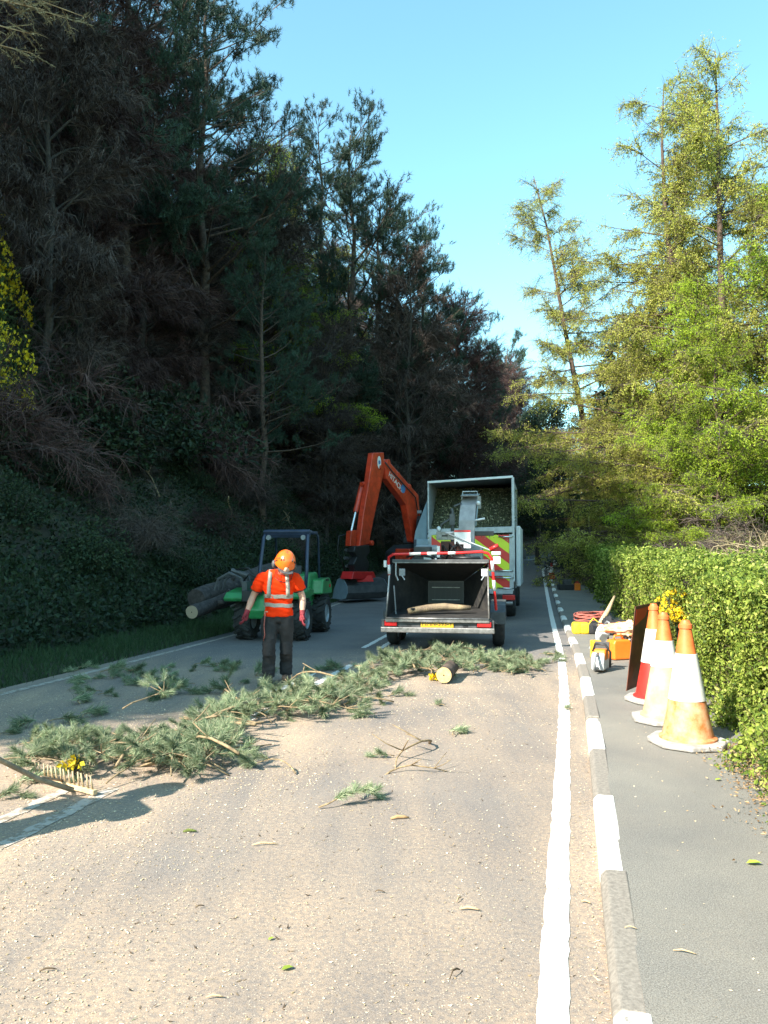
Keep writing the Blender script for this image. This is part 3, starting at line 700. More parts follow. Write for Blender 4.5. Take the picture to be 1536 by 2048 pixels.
pl(T_ever[0], 8.0, 60, .8, 'dark evergreen beyond the road bend', rz=3.9)
pl(T_ever[1], 12.5, 62, .8, 'broad dark evergreen seen down the road', rz=.9)
pl(T_pine[0], 11.0, 68, .85, 'far pine with a thin top beyond the bend', rz=.9)
for i, (x, y, s_) in enumerate(((4.0, 56, .8), (9.4, 47, .75), (11.4, 50, .8), (7.2, 55, .75), (13.5, 46, .8), (16.5, 61, .9), (20.5, 60, .9), (25, 62, 1.0), (14, 68, 1.0), (19, 67, 1.0), (30, 60, 1), (24, 52, .8), (29, 54, .9))):
    pl(T_ever[i % 2], x, y, s_, 'dark evergreen closing the view down the road', group='evergreens beyond the road bend')
# outside the left edge of the photograph: unseen evergreens of the wood, placed and sized to cast the road's shade
GO = 'unseen evergreen trees shading the road'
for (x, y, s_) in SHADERS if 'SHADERS' in globals() else ((-11.8, .8, .56), (-13.0, -.4, .6), (-15.8, 1.0, 1.1), (-16.8, 2.6, 1.3), (-13.6, 3.0, .85), (-12.4, 5.4, .8), (-18.4, 2.6, 1.4), (-15.4, 4.6, 1.2), (-21.5, 13.0, 1.3), (-14.2, 7.4, .9), (-16.6, 2.6, 1.35), (-20, -.3, 1.35), (-17.4, 5.0, 1.5), (-20.5, 1.0, 1.5), (-20.5, 7.5, 1.5), (-24, -1.5, 1.5), (-24, 4.5, 1.6), (-13.8, 3.2, .95), (-16.2, 8.2, 1.1), (-19, 11.5, 1.2), (-27, 10, 1.6), (-25, 15, 1.5), (-30, 0, 1.6), (-29, -5, 1.6)):
    pl(T_dense[0], x, y, s_, 'unseen dark evergreen tree, placed on the slope outside the left edge to shade the road', group=GO)
# bank plants
rr = random.Random(9)
for s_ in np.arange(8.0, 56, 1.75):
    for o_ in np.arange(-6.4, -19, -2.1):
        s2 = s_ + rr.uniform(-.8, .8); o2 = o_ + rr.uniform(-.9, .9); c_, a_ = centre(s2)
        x = c_.x + cos(a_) * o2; y = c_.y - sin(a_) * o2
        if x / y < -.58 or (o_ < -12.5 and rr.random() < .4): continue
        if 30 < s2 < 39 and o_ > -13: 
            if rr.random() < .75: continue
        u = rr.random()
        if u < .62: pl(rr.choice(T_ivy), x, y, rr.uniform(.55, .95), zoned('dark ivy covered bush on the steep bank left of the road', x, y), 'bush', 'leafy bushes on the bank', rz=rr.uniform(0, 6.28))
        elif u < .92: pl(T_bare[rr.choice((0, 1))], x, y, rr.uniform(.6, 1.0), zoned('bare bramble bush on the steep bank left of the road', x, y), 'bush', 'bramble bushes on the bank', rz=rr.uniform(0, 6.28))
for (x, y, z_, s_) in ((-10.25, 18.4, 1.6, 1.6), (-9.25, 17.0, .9, 1.3), (-11.0, 19.6, 3.0, 1.75)):
    pl(T_gorse[0], x, y, s_, ('yellow flowering gorse bush high at the left edge', 'lowest gorse bush at the left edge with few flowers showing', 'topmost gorse bush at the left edge, its flowers lit')[[1.6, .9, 3.0].index(z_)], 'bush', z=gz(x, y) + (.2 if z_ < 2 else .8), szz=1.7)
for i in range(150):
    s2 = rr.uniform(12, 46); o2 = rr.uniform(-30, -9); c_, a_ = centre(s2); x = c_.x + cos(a_) * o2; y = c_.y - sin(a_) * o2
    if x / y < -.58: continue
    pl(T_bare[rr.choice((0, 1))] if i % 2 else rr.choice(T_ivy), x, y, rr.uniform(1.2, 2.1), zoned('tall bramble thicket' if i % 2 else 'tall ivy thicket', x, y), 'bush', 'thickets under the hillside trees', rz=rr.uniform(0, 6.28))
# ground cover over the bank, one mass of leaves
n = 150000
s_ = RN.uniform(6, 52, n) ** 1.0; o_ = -(4.9 + RN.random(n) ** 1.3 * 18)
cc = np.array([[centre(v)[0].x, centre(v)[0].y, centre(v)[1]] for v in np.linspace(0, 60, 601)]); ix = np.clip((s_ * 10).astype(int), 0, 600)
x = cc[ix, 0] + np.cos(cc[ix, 2]) * o_; y = cc[ix, 1] - np.sin(cc[ix, 2]) * o_; ok = x / y > -.58; x, y = x[ok], y[ok]
p = np.stack([x, y, ground_z(x, y) + RN.random(len(x)) ** 2 * .45], 1); n = len(x)
d_ = rnd(n); d_[:, 0] += .5; d_[:, 2] += .2
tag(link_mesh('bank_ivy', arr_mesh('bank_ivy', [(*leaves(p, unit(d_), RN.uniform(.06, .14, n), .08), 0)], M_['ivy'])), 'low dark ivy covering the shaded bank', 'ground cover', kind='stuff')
# grass on the verge
n = 70000
s_ = RN.uniform(5, 34, n); o_ = -(3.38 + RN.random(n) ** .8 * 3.1); ix = np.clip((s_ * 10).astype(int), 0, 600)
x = cc[ix, 0] + np.cos(cc[ix, 2]) * o_; y = cc[ix, 1] - np.sin(cc[ix, 2]) * o_
p = np.stack([x, y, ground_z(x, y) - .01], 1); d_ = rnd(n) * .45; d_[:, 2] = 1; 
tag(link_mesh('verge_grass', arr_mesh('verge_grass', [(*tris(p, unit(d_), RN.uniform(.07, .22, n), .014), 0)], M_['grass'])), 'rough shaded grass on the verge left of the road', 'grass', kind='stuff')

# ------------------------------------------------------------------ the hedge
H0, H1 = 1.5, 40.0
def hedge_face(s, z): return 4.72 + .10 * np.sin(s * 1.7 + z * 2) + .07 * np.sin(s * 4.3 + z * 3.1) + .05 * np.sin(s * 9.1 - z * 6) - .22 * np.exp(-((z - .05) / .28) ** 2) * (s < 9) - .05 * np.clip((s - 12) / 20, 0, 1)
def hedge_top(s): return 1.42 + .06 * np.sin(s * 1.3) + .05 * np.sin(s * 3.7 + 1) + .18 * np.clip((s - 9) / 14, 0, 1)
hedge = tag(empty('hedge'), 'long clipped green leaf hedge along the back of the pavement', 'hedge')
mb = MB(); vs = []; fs = []; ssl = list(np.arange(H0, H1, .4)); prof = 6
for s_ in ssl:
    f = float(hedge_face(s_, 1.0)); tp_ = float(hedge_top(s_))
    for (o_, z_) in ((f + .2, 0), (f + .22, .7), (f + .24, tp_ - .15), (f + .7, tp_ - .06), (f + 1.3, tp_ - .15), (f + 1.4, -.4)): vs.append(P(s_, o_, z_))
for i in range(len(ssl) - 1):
    for j in range(prof - 1): a = i * prof + j; fs.append((a, a + prof, a + prof + 1, a + 1))
mb.add(vs, fs); mb.build('branches', M_['hedge_core'], hedge)
def hedge_leaves(n, s0, s1, size, top_share=.38):
    s_ = s0 + (s1 - s0) * RN.random(n) ** 1.15; top = RN.random(n) < top_share; dep = RN.random(n) ** 1.6 * .22
    z_ = RN.random(n) ** .9 * hedge_top(s_); f = hedge_face(s_, z_); o_ = np.where(top, f + RN.random(n) * 1.35, f + dep - .03 * (RN.random(n) ** 4) * 4)
    lump = .05 * np.sin(s_ * 6 + o_ * 5) + .05 * np.sin(s_ * 2.2 + o_ * 9)
    z_ = np.where(top, hedge_top(s_) - dep * .7 + lump + (RN.random(n) ** 6) * .16, z_)
    ix = np.clip((s_ * 10).astype(int), 0, 600); a_ = cc[ix, 2]; fr = s_ - ix / 10.0
    x = cc[ix, 0] + np.sin(a_) * fr + np.cos(a_) * o_; y = cc[ix, 1] + np.cos(a_) * fr - np.sin(a_) * o_
    p = np.stack([x, y, z_ + np.interp(s_, _SS, _ZZ) + .02], 1)
    hole = wob(s_ * 1.0, z_ * 1.0 + o_, 5.5, 4) + .5 * wob(s_, z_ + o_, 13, 1); p[:, :2] += (np.clip(-hole - .25, 0, 1) * .16)[:, None] * np.array([[1.0, -.2]])
    nrm = np.where(top[:, None], np.array([[0, 0, 1.0]]), np.array([[-1.0, .1, .35]])); nrm = unit(nrm + rnd(n) * .8)
    d = unit(np.cross(nrm, rnd(n)) + np.array([[0, 0, -.15]])); sd = unit(np.cross(nrm, d)); L_ = size * (.5 + 1.0 * RN.random(n) ** 1.5)
    return leaves6(p, d, L_, L_ * RN.uniform(.5, .72, n), sd)
nt_ = 2600; s_ = RN.uniform(1.8, 22, nt_); zt = RN.random(nt_) * 1.5; ix = (s_ * 10).astype(int); fr = s_ - ix / 10; o_ = np.where(zt > 1.3, 4.9 + RN.random(nt_), hedge_face(s_, zt) + .06)
pt = np.stack([cc[ix, 0] + np.sin(cc[ix, 2]) * fr + np.cos(cc[ix, 2]) * o_, cc[ix, 1] + np.cos(cc[ix, 2]) * fr - np.sin(cc[ix, 2]) * o_, zt + np.interp(s_, _SS, _ZZ)], 1); dt = rnd(nt_) * .6 + np.array([[-.5, 0, .8]])
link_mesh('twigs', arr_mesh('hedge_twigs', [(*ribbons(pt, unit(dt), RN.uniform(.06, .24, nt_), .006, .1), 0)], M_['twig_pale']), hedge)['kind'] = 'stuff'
link_mesh('leaves', arr_mesh('hedge_leaves', [(*hedge_leaves(88000, 1.8, 8.5, .033), 0), (*hedge_leaves(50000, 8, 16, .041), 0), (*hedge_leaves(34000, 15, 40, .065), 0)], M_['hedge_leaf']), hedge)['kind'] = 'stuff'
# dead leaves and trailing growth at its foot
n = 4200; s_ = RN.uniform(2.5, 7.4, n); o_ = 4.60 - np.abs(RN.normal(size=n)) * .16; ix = (s_ * 10).astype(int); fr = s_ - ix / 10
x = cc[ix, 0] + sin(TH) * fr + cos(TH) * o_; y = cc[ix, 1] + cos(TH) * fr - sin(TH) * o_
p = np.stack([x, y, .078 + RN.random(n) ** 2 * .05], 1); d_ = rnd(n); d_[:, 2] = np.abs(d_[:, 2]) * .3
tag(link_mesh('leaf_litter', arr_mesh('leaf_litter', [(*leaves(p, unit(d_), RN.uniform(.012, .034, n), .011), 0)], M_['litter'])), 'dry brown leaves fallen along the foot of the hedge', 'leaf litter', kind='stuff')
g_ = bush(.42, 900, .06, 'gorse', 'gorse_bush', 230, True, 1.7); q = P(9.0, 4.72, .45); g_.location = P(11.9, 4.74, .62); tag(g_, 'sprig of yellow flowering gorse growing out of the hedge face', 'bush')
e_ = bush(.62, 1500, .06, 'larch_bright', 'shrub', 0, False, 1.1); g2 = P(11.2, 5.6, 1.05); e_.location = g2; tag(e_, 'yellow green shrub standing up above the top of the hedge', 'bush')
e2 = bush(.7, 1500, .06, 'hedge_leaf', 'shrub', 0, False, 1.0); e2.location = P(21.5, 5.5, 1.2); tag(e2, 'leafy shrub raised above the hedge where its shade begins', 'bush')
# overhanging branch at the top left
ob = empty('larch_branch', (0, 0, 0)); ob.location = (-6.1, 9.4, 8.35); mb = MB()
A = []; B = []; C = []
for i in range(7):
    a0 = Vector((-.6, 0, .2 + .18 * i)); b0 = Vector((2.1 + .18 * i * random.uniform(.4, 1), random.uniform(-.3, .8), -.30 - .06 * i + random.uniform(-.15, .15)))
    c0 = Vector((0, 0, random.uniform(-.25, .1))); A.append(a0); B.append(b0); C.append(c0)
    mb.tube([a0 + b0 * t + c0 * t * t for t in (0, .25, .5, .75, 1)], [.035, .026, .018, .011, .004], 5)
mb.build('branch', M_['wood'], ob, smooth=True)
A, B, C = map(np.array, (A, B, C)); sA, sB, sC = sub(A, B, C, 240, .5, .9, -.1, .1); p, dd, _, _ = along(sA, sB, sC, 2400, .1)
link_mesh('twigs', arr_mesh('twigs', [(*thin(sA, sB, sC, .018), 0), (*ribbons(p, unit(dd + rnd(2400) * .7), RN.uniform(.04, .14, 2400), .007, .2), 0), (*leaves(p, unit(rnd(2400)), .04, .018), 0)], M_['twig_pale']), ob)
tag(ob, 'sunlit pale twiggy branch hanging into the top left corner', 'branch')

# ------------------------------------------------------------------ lettering
def lettering(name, txt, size, m, parent, loc, rot, depth=.003, xs=1.0):
    cu = bpy.data.curves.new(name, 'FONT'); cu.body = txt; cu.size = size; cu.extrude = depth; cu.align_x = 'CENTER'; cu.align_y = 'CENTER'; cu.resolution_u = 3
    t = bpy.data.objects.new('tmp', cu); COL.objects.link(t); bpy.context.view_layer.update()
    me = bpy.data.meshes.new_from_object(t.evaluated_get(bpy.context.evaluated_depsgraph_get())); bpy.data.objects.remove(t)
    me.materials.clear(); me.materials.append(m); o = link_mesh(name, me, parent, loc); o.rotation_euler = rot; o.scale = (xs, 1, 1); return o
def wheel(name, parent, loc, r, wdt, rim_r, lugs=0, mt='tyre', lug=.03):
    """a wheel turning about the local x axis; its outer side looks to +x"""
    T = MB(); M = Matrix.Rotation(R(90), 4, 'Y')
    T.lathe([(rim_r, -wdt / 2 + .02), (r * .86, -wdt / 2), (r * .96, -wdt / 2 + .03), (r, -wdt / 2 + .07 * wdt / .25), (r, wdt / 2 - .07 * wdt / .25), (r * .96, wdt / 2 - .03), (r * .86, wdt / 2), (rim_r, wdt / 2 - .02), (rim_r * .98, 0), (rim_r, -wdt / 2 + .02)], 32, M, cap=False)
    for i in range(lugs):
        for sg in (-1, 1):
            a = 2 * pi * (i + (.5 if sg > 0 else 0)) / lugs
            c = Vector((sg * wdt * .24, cos(a) * (r + lug * .35), sin(a) * (r + lug * .35)))
            T.box((0, 0, 0), (wdt * .52, .055, lug), None); nv = 8
            E = Matrix.Translation(c) @ Matrix.Rotation(a - pi / 2, 4, 'X') @ Matrix.Rotation(sg * R(33), 4, 'Z')
            for k in range(len(T.v) - nv, len(T.v)): T.v[k] = E @ T.v[k]
    t = T.build(name, M_[mt], parent, smooth='auto', loc=loc)
    W = MB(); x = wdt / 2
    W.lathe([(rim_r, x - .03), (rim_r * .93, x - .015), (rim_r * .86, x - .05), (rim_r * .4, x - .09), (rim_r * .36, x - .05), (.02, x - .045)], 28, M, cap=False)
    W.lathe([(.02, -x + .045), (rim_r, -x + .03)], 24, M, cap=False)
    for i in range(5):
        a = 2 * pi * i / 5; W.lathe([(.014, 0), (.014, .02), (.008, .025)], 6, Matrix.Translation((x - .06, cos(a) * rim_r * .28, sin(a) * rim_r * .28)) @ M)
    W.build('rim', M_['rim'], t, smooth='auto'); return t

# ------------------------------------------------------------------ the wood chipper
q = G(874, 1314); ch = empty('wood_chipper', (q.x, q.y, 0), -R(9.5))
tag(ch, 'black tow behind wood chipper with open feed tray and red and white safety bar', 'wood chipper')
W_ = .815; TZ = .60          # half width of the tray, its height
mb = MB()                                                            # feed tray and funnel, sheet steel with real thickness
def sheet(mb, pts, nrm, t=.012, mi=0):
    n = Vector(nrm).normalized() * t; k = len(pts); a = [Vector(p) for p in pts]; b = [p + n for p in a]
    mb.add(a + b, [tuple(range(k))[::-1], tuple(range(k, 2 * k))] + [(i, (i + 1) % k, k + (i + 1) % k, k + i) for i in range(k)], mi)
sheet(mb, [(-W_, 0, TZ), (W_, 0, TZ), (W_ - .02, .8, TZ + .06), (-W_ + .02, .8, TZ + .06)], (0, 0, -1))
sheet(mb, [(-W_ + .02, .8, TZ + .06), (W_ - .02, .8, TZ + .06), (.30, 1.75, .74), (-.30, 1.75, .74)], (0, 0, -1))
mb.build('feed_tray', M_['scuffed'], ch, bevel=.003)
mb = MB()
for sg in (-1, 1):
    sheet(mb, [(sg * W_, 0, TZ), (sg * (W_ - .02), .8, TZ + .06), (sg * (W_ - .03), .66, 1.47), (sg * (W_ - .02), .34, 1.40)], (sg, 0, 0))
    sheet(mb, [(sg * (W_ - .02), .8, TZ + .06), (sg * .30, 1.75, .74), (sg * .30, 1.75, 1.12), (sg * (W_ - .03), .66, 1.47)], (sg, .5, 0))
sheet(mb, [(-W_ + .03, .66, 1.47), (W_ - .03, .66, 1.47), (.30, 1.75, 1.12), (-.30, 1.75, 1.12)], (0, 0, 1))
mb.build('funnel', M_['scuffed'], ch, bevel=.003)
mb = MB()                                                            # bright worn edges: real rolled rims
for sg in (-1, 1): mb.tube([(sg * W_, -.005, TZ + .01), (sg * (W_ - .012), .17, 1.0), (sg * (W_ - .02), .335, 1.40)], .013, 6)
mb.tube([(-W_, -.008, TZ), (W_, -.008, TZ)], .016, 6)
mb.build('worn_rim', M_['worn_steel'], ch, smooth=True)
MB().box((0, .02, TZ - .035), (2 * W_ + .02, .06, .05)).build('tray_lip', M_['worn_steel'], ch, bevel=.006)
MB().box((0, .62, 1.50), (2 * W_ - .02, .07, .06)).build('top_bar', M_['dark_grey'], ch, bevel=.006)
MB().tube([(-W_ + .04, .57, 1.475), (W_ - .04, .57, 1.475)], .012, 6).build('top_bar_edge', M_['worn_steel'], ch)
f = MB(); 
for i in range(6): f.box((-.25 + i * .1, 1.70 + .005 * (i % 2), .93), (.097, .012, .34))
f.build('rubber_flap', M_['hose'], ch)
MB().box((0, 1.672, .80), (.50, .02, .014)).build('flap_rail', M_['worn_steel'], ch); MB().box((0, 1.672, 1.02), (.50, .02, .014)).build('flap_rail', M_['worn_steel'], ch)
MB().box((0, .10, .515), (1.79, .10, .12)).build('light_board', M_['dark_grey'], ch, bevel=.008)
MB().box((0, .06, .415), (1.80, .12, .085)).build('bumper', M_['worn_steel'], ch, bevel=.012)
for sg, wd in ((-1, .20), (1, .22)):
    lo = MB().box((sg * .74, .03, .515), (wd, .04, .085)).build('tail_light', M_['red_lens'], ch, bevel=.01)
    MB().box((sg * .74, .055, .515), (wd + .03, .03, .105)).build('light_housing', M_['black_metal'], lo, bevel=.006)
pl_ = MB().box((0, .035, .512), (.52, .012, .108)).build('number_plate', M_['plate_yellow'], ch, bevel=.004)
lettering('letters', 'MMN-393-Y', .098, M_['ink'], pl_, (0, .0275, .512), (R(90), 0, 0), .001, .98)
# frame and drawbar
mb = MB()
for sg in (-1, 1): mb.box((sg * .45, 1.6, .45), (.09, 3.1, .12))
mb.box((0, 1.0, .45), (.9, .1, .1)); mb.box((0, 2.6, .45), (.9, .1, .1)); mb.box((0, 3.9, .45), (.12, 1.9, .12)); mb.tube([(0, 4.5, .5), (0, 5.0, .5)], .045, 10)
mb.build('chassis', M_['black_metal'], ch, bevel=.006)
MB().tube([(0, 4.2, .9), (0, 4.2, .12)], .035, 10).lathe([(.1, .0), (.1, .06)], 16, Matrix.Translation((0, 4.2, .03))).build('jockey_wheel', M_['black_metal'], ch)
for sg in (-1, 1):
    for y in (1.62, 2.34):
        w_ = wheel('wheel', ch, (sg * .93, y, .325), .325, .20, .2)
        if sg < 0: w_.rotation_euler = (0, 0, pi)
    m_ = MB(); prof = []                                             # mudguard, one arch over each pair
    pts2 = [(1.20, .42), (1.22, .62), (1.36, .74), (1.62, .78), (2.34, .78), (2.60, .74), (2.74, .62), (2.76, .42)]
    inn = [(y_ + (.018 if y_ < 2 else -.018), z_ - (.018 if z_ > .5 else 0)) for y_, z_ in pts2]
    for i in range(len(pts2) - 1):
        m_.prism([pts2[i], pts2[i + 1], inn[i + 1], inn[i]], sg * .80 - .0, sg * 1.06, 'x')
    m_.build('mudguard', M_['dark_grey'], ch)
# body, engine, drum
MB().box((0, 2.15, .86), (.72, .9, .62)).build('roller_housing', M_['black_metal'], ch, bevel=.02)
MB().prism([(2.35, .6), (3.1, .6), (3.1, 1.3), (2.95, 1.55), (2.5, 1.62), (2.35, 1.3)], -.36, .40, 'x').build('drum_housing', M_['dark_grey'], ch, bevel=.02)
e = MB().box((-.42, 2.95, 1.18), (.62, 1.0, .74)).build('engine_cover', M_['black_metal'], ch, bevel=.03)
for i in range(6): MB().box((-.42, 2.443, .95 + i * .07), (.44, .012, .03)).build('louvre', M_['dark_grey'], e)
MB().tube([(-.58, 2.0, 1.70), (-.18, 2.0, 1.70)], .085, 18).build('hydraulic_tank', M_['grey_plastic'], ch, smooth='auto', bevel=.012)
MB().box((-.40, 1.55, 1.62), (.30, .3, .26)).build('control_box', M_['black_metal'], ch, bevel=.012)
MB().box((-.30, 1.394, 1.55), (.13, .01, .10)).build('label_plate', M_['white_panel'], ch); MB().box((-.12, 1.55, 1.66), (.05, .02, .20)).build('label_plate', M_['white_panel'], ch)
MB().box((-.16, 1.48, 1.52), (.03, .03, .05)).build('knob', M_['white_panel'], ch)
mb = MB(); mb.tube([(.15, 1.5, 1.55), (.6, 1.5, 1.55), (.64, 1.9, 1.45)], .03, 8); mb.tube([(-.7, 1.6, 1.56), (-.5, 1.3, 1.62), (-.2, 1.4, 1.56)], .018, 6); mb.tube([(-.05, 2.1, 1.5), (.12, 1.9, 1.75), (.2, 2.4, 1.8)], .02, 6)
for k in range(5): mb.tube([(-.3 + .1 * k, 2.4, 1.5), (-.35 + .13 * k, 2.1, 1.72 + .03 * k), (-.2 + .16 * k, 1.7, 1.56)], .014, 6)
mb.build('hoses', M_['hose'], ch, smooth=True)
# the beige bracket, the brown cowl under it and the white sign
MB().box((-.02, 2.2, 1.96), (.40, .03, .16)).build('bracket_plate', M_['worn_steel'], ch, bevel=.004)
MB().box((-.06, 2.18, 1.96), (.11, .012, .03)).build('slot', M_['ink'], ch)
MB().prism([(2.22, 1.86), (2.7, 1.80), (2.6, 1.50), (2.3, 1.52)], -.14, .30, 'x').build('cowl', mat('rust brown steel', (.12, .05, .04), .6, var=.4, scale=6), ch, bevel=.01)
sg_ = MB().box((.27, 2.17, 1.93), (.30, .012, .26)).build('warning_sign', M_['white_panel'], ch, bevel=.002)
MB().box((.27, 2.163, 2.045), (.30, .006, .035)).build('red_strip', M_['red'], sg_); MB().box((.36, 2.15, 1.80), (.13, .01, .14)).build('label_plate', M_['white_panel'], ch)
mb = MB(); mb.tube([(.0, 2.14, 2.0), (.35, 2.1, 1.86), (.80, 2.05, 1.68)], .013, 6); mb.tube([(-.04, 2.14, 2.01), (.1, 2.14, 2.015)], .02, 6); mb.build('control_rod', M_['galv'], ch)
MB().tube([(.78, 2.04, 1.70), (.93, 2.0, 1.78)], .035, 8).build('red_handle', M_['red'], ch, smooth=True)
# rotary discharge chute: a square duct, curved forward at the top over the truck body
c_ = MB(); path = [(.30, 3.0, 1.3), (.30, 2.98, 1.9), (.31, 3.0, 2.25), (.33, 3.12, 2.50), (.36, 3.38, 2.66), (.40, 3.75, 2.68)]
rings = []
for i, p_ in enumerate(path):
    p_ = Vector(p_); t_ = (Vector(path[min(i + 1, 5)]) - Vector(path[max(i - 1, 0)])).normalized(); sx = Vector((1, 0, 0)); u_ = sx.cross(t_).normalized(); h_ = .155; rings.append([p_ + sx * h_ + u_ * .13, p_ - sx * h_ + u_ * .13, p_ - sx * h_ - u_ * .13, p_ + sx * h_ - u_ * .13])
for i in range(5): c_.add(rings[i] + rings[i + 1], [(0, 1, 5, 4), (1, 2, 6, 5), (2, 3, 7, 6), (3, 0, 4, 7)])
c_.build('discharge_chute', mat('grey worn chute', (.33, .31, .32), .5, var=.25, scale=5), ch, bevel=.008)
MB().box((.36, 3.3, 2.80), (.36, .5, .02), (R(8), 0, 0)).build('chute_flap', M_['worn_steel'], ch, bevel=.004)
mb = MB(); mb.tube([(.20, 3.15, 2.72), (.22, 3.15, 2.86), (.50, 3.15, 2.86), (.52, 3.15, 2.72)], .013, 6); mb.build('chute_handle', M_['galv'], ch)
MB().box((.50, 3.1, 2.42), (.02, .18, .50), (0, R(6), 0)).build('chute_side_plate', M_['blue_grey'], ch)
mb = MB(); mb.ball((.53, 3.0, 2.62), .045); mb.tube([(.44, 2.9, 2.27), (.66, 2.9, 2.31)], .02, 6); mb.build('crank', M_['white_panel'], ch, smooth=True)
mb = MB(); mb.tube([(.02, 3.0, 1.7), (.02, 3.0, 2.46), (.0, 3.0, 2.52)], .035, 8); mb.box((.02, 3.0, 2.3), (.10, .1, .22)); mb.tube([(-.25, 3.0, 1.9), (-.2, 3.0, 2.2), (0, 3.0, 2.33)], .02, 6); mb.tube([(.05, 3.0, 2.56), (.2, 3.0, 2.62)], .02, 6); mb.build('slewing_motor', M_['dark_grey'], ch)
MB().box((.62, 3.0, 2.02), (.42, .1, .09)).build('cross_beam', M_['black_metal'], ch, bevel=.006)
MB().ball((-.18, 2.25, 2.09), .04, .04, .05).build('cap', M_['white_panel'], ch, smooth=True)
MB().box((.45, 2.75, 1.55), (.34, .7, .46)).build('side_guard', M_['grey_plastic'], ch, bevel=.03)
# safety bar round the mouth
bar = [(-.80, .24, 1.28), (-.81, .22, 1.50), (-.80, .2, 1.57), (-.72, .18, 1.615), (-.3, .17, 1.625), (.3, .17, 1.635), (.70, .18, 1.655), (.80, .2, 1.63), (.86, .22, 1.55), (.88, .26, 1.30), (.90, .34, .98), (.92, .38, .72)]
sb = MB().tube(bar, .023, 10).build('safety_bar', M_['red'], ch, smooth=True)
def seg(a, b): MB().tube([a, b], .0255, 10).build('white_band', M_['white_panel'], sb, smooth=True)
def on(i, t): return Vector(bar[i]).lerp(Vector(bar[i + 1]), t)
seg(on(3, .62), on(4, .05)); seg(on(4, .22), on(4, .48)); seg(on(4, .78), on(4, .98)); seg(on(0, .05), on(0, .75)); seg(on(8, .15), on(8, .85)); seg(on(9, .3), on(9, .85))
MB().tube([(-.80, .24, 1.28), (-.81, .16, .98), (-.82, .03, .64)], .011, 6).build('stay', M_['galv'], ch)
MB().box((-.86, .2, 1.46), (.045, .05, .11)).build('reflector', M_['white_panel'], ch, bevel=.006)
MB().box((.94, .25, 1.52), (.12, .06, .12)).build('marker_lamp', M_['white_panel'], ch, bevel=.012); MB().box((.93, .25, 1.63), (.15, .06, .06)).build('work_lamp', M_['galv'], ch, bevel=.01)
for (x, s_) in ((-.60, .10), (.74, .10)):
    b_ = MB().box((x, .33, 1.32), (s_, .04, .12)).build('stop_box', M_['white_panel'] if x > 0 else M_['grey_plastic'], ch, bevel=.01)
    MB().tube([(x, .3, 1.27), (x - .05 * (1 if x > 0 else -1), .28, 1.20)], .01, 6).build('lever', M_['galv'], b_)
mb = MB(); mb.tube([(-.70, .3, 1.48), (-.70, .3, 1.28), (-.66, .3, 1.19)], .012, 6); mb.tube([(-.74, .35, 1.1), (-.72, .45, .62)], .012, 6); mb.build('linkage', M_['galv'], ch)
bl = empty('cut_log', (0, 0, 0)); bl.matrix_world = ch.matrix_basis @ Matrix.Translation((0, .42, TZ + .09))
tag(bl, 'crooked pale pine limb lying in the open tray of the chipper', 'log')
MB().tube([(-.50, -.12, .0), (-.36, -.06, .02), (-.16, 0, .05), (.08, .04, .07), (.30, .08, .055), (.5, .12, .05)], [.045, .055, .06, .058, .05, .035], 10).build('limb', mat('stripped pine limb', (.34, .25, .14), .8, c2=(.13, .09, .06), scale=5, bump=.5), bl, smooth=True)
MB().tube([(-.36, -.06, .02), (-.44, -.16, .04)], [.03, .02], 6).build('knot', M_['bark'], bl)

# ------------------------------------------------------------------ the tipper truck
YT = 18.7; xr = (1026 - 768) / FPX * YT; tr_ang = -R(11.5)
rx = Matrix.Rotation(tr_ang, 3, 'Z'); tail_r = Vector((xr, YT, 0)); ctr = tail_r - rx @ Vector((1.04, 0, 0))
tk = empty('tipper_truck', (ctr.x, ctr.y, roadz(19)), tr_ang); tag(tk, 'grey high sided chip truck with red and yellow striped tailgate, backed to the chipper', 'truck')
BW = 1.04; ZT = 3.47; ZF = .95
mb = MB(); sheet(mb, [(BW, 0, 2.1), (BW, 3.6, 2.1), (BW, 3.6, ZT), (BW, 0.0, ZT)], (-1, 0, 0), .03); mb.build('side_panel', M_['galv'], tk, bevel=.004)
mb = MB(); sheet(mb, [(-BW, 0, 2.1), (-BW, 3.6, 2.1), (-BW, 3.6, ZT - .10), (-BW, 0, ZT - .10)], (1, 0, 0), .03); mb.build('side_panel', M_['galv'], tk, bevel=.004)
mb = MB(); sheet(mb, [(-BW, 0, ZT - .10), (BW, 0, ZT), (BW, 3.6, ZT), (-BW, 3.6, ZT - .10)], (0, 0, 1), .02); mb.build('roof', M_['blue_grey'], tk)
MB().box((0, 3.6, 2.2), (2.04, .03, 2.5)).build('front_panel', M_['galv'], tk)
MB().box((0, 1.8, ZF), (2.06, 3.6, .10)).build('floor', M_['dark_grey'], tk)
for sg in (-1, 1): MB().box((sg * 1.03, 1.8, 1.5), (.035, 3.56, 1.18)).build('drop_side', M_['galv'], tk, bevel=.004)
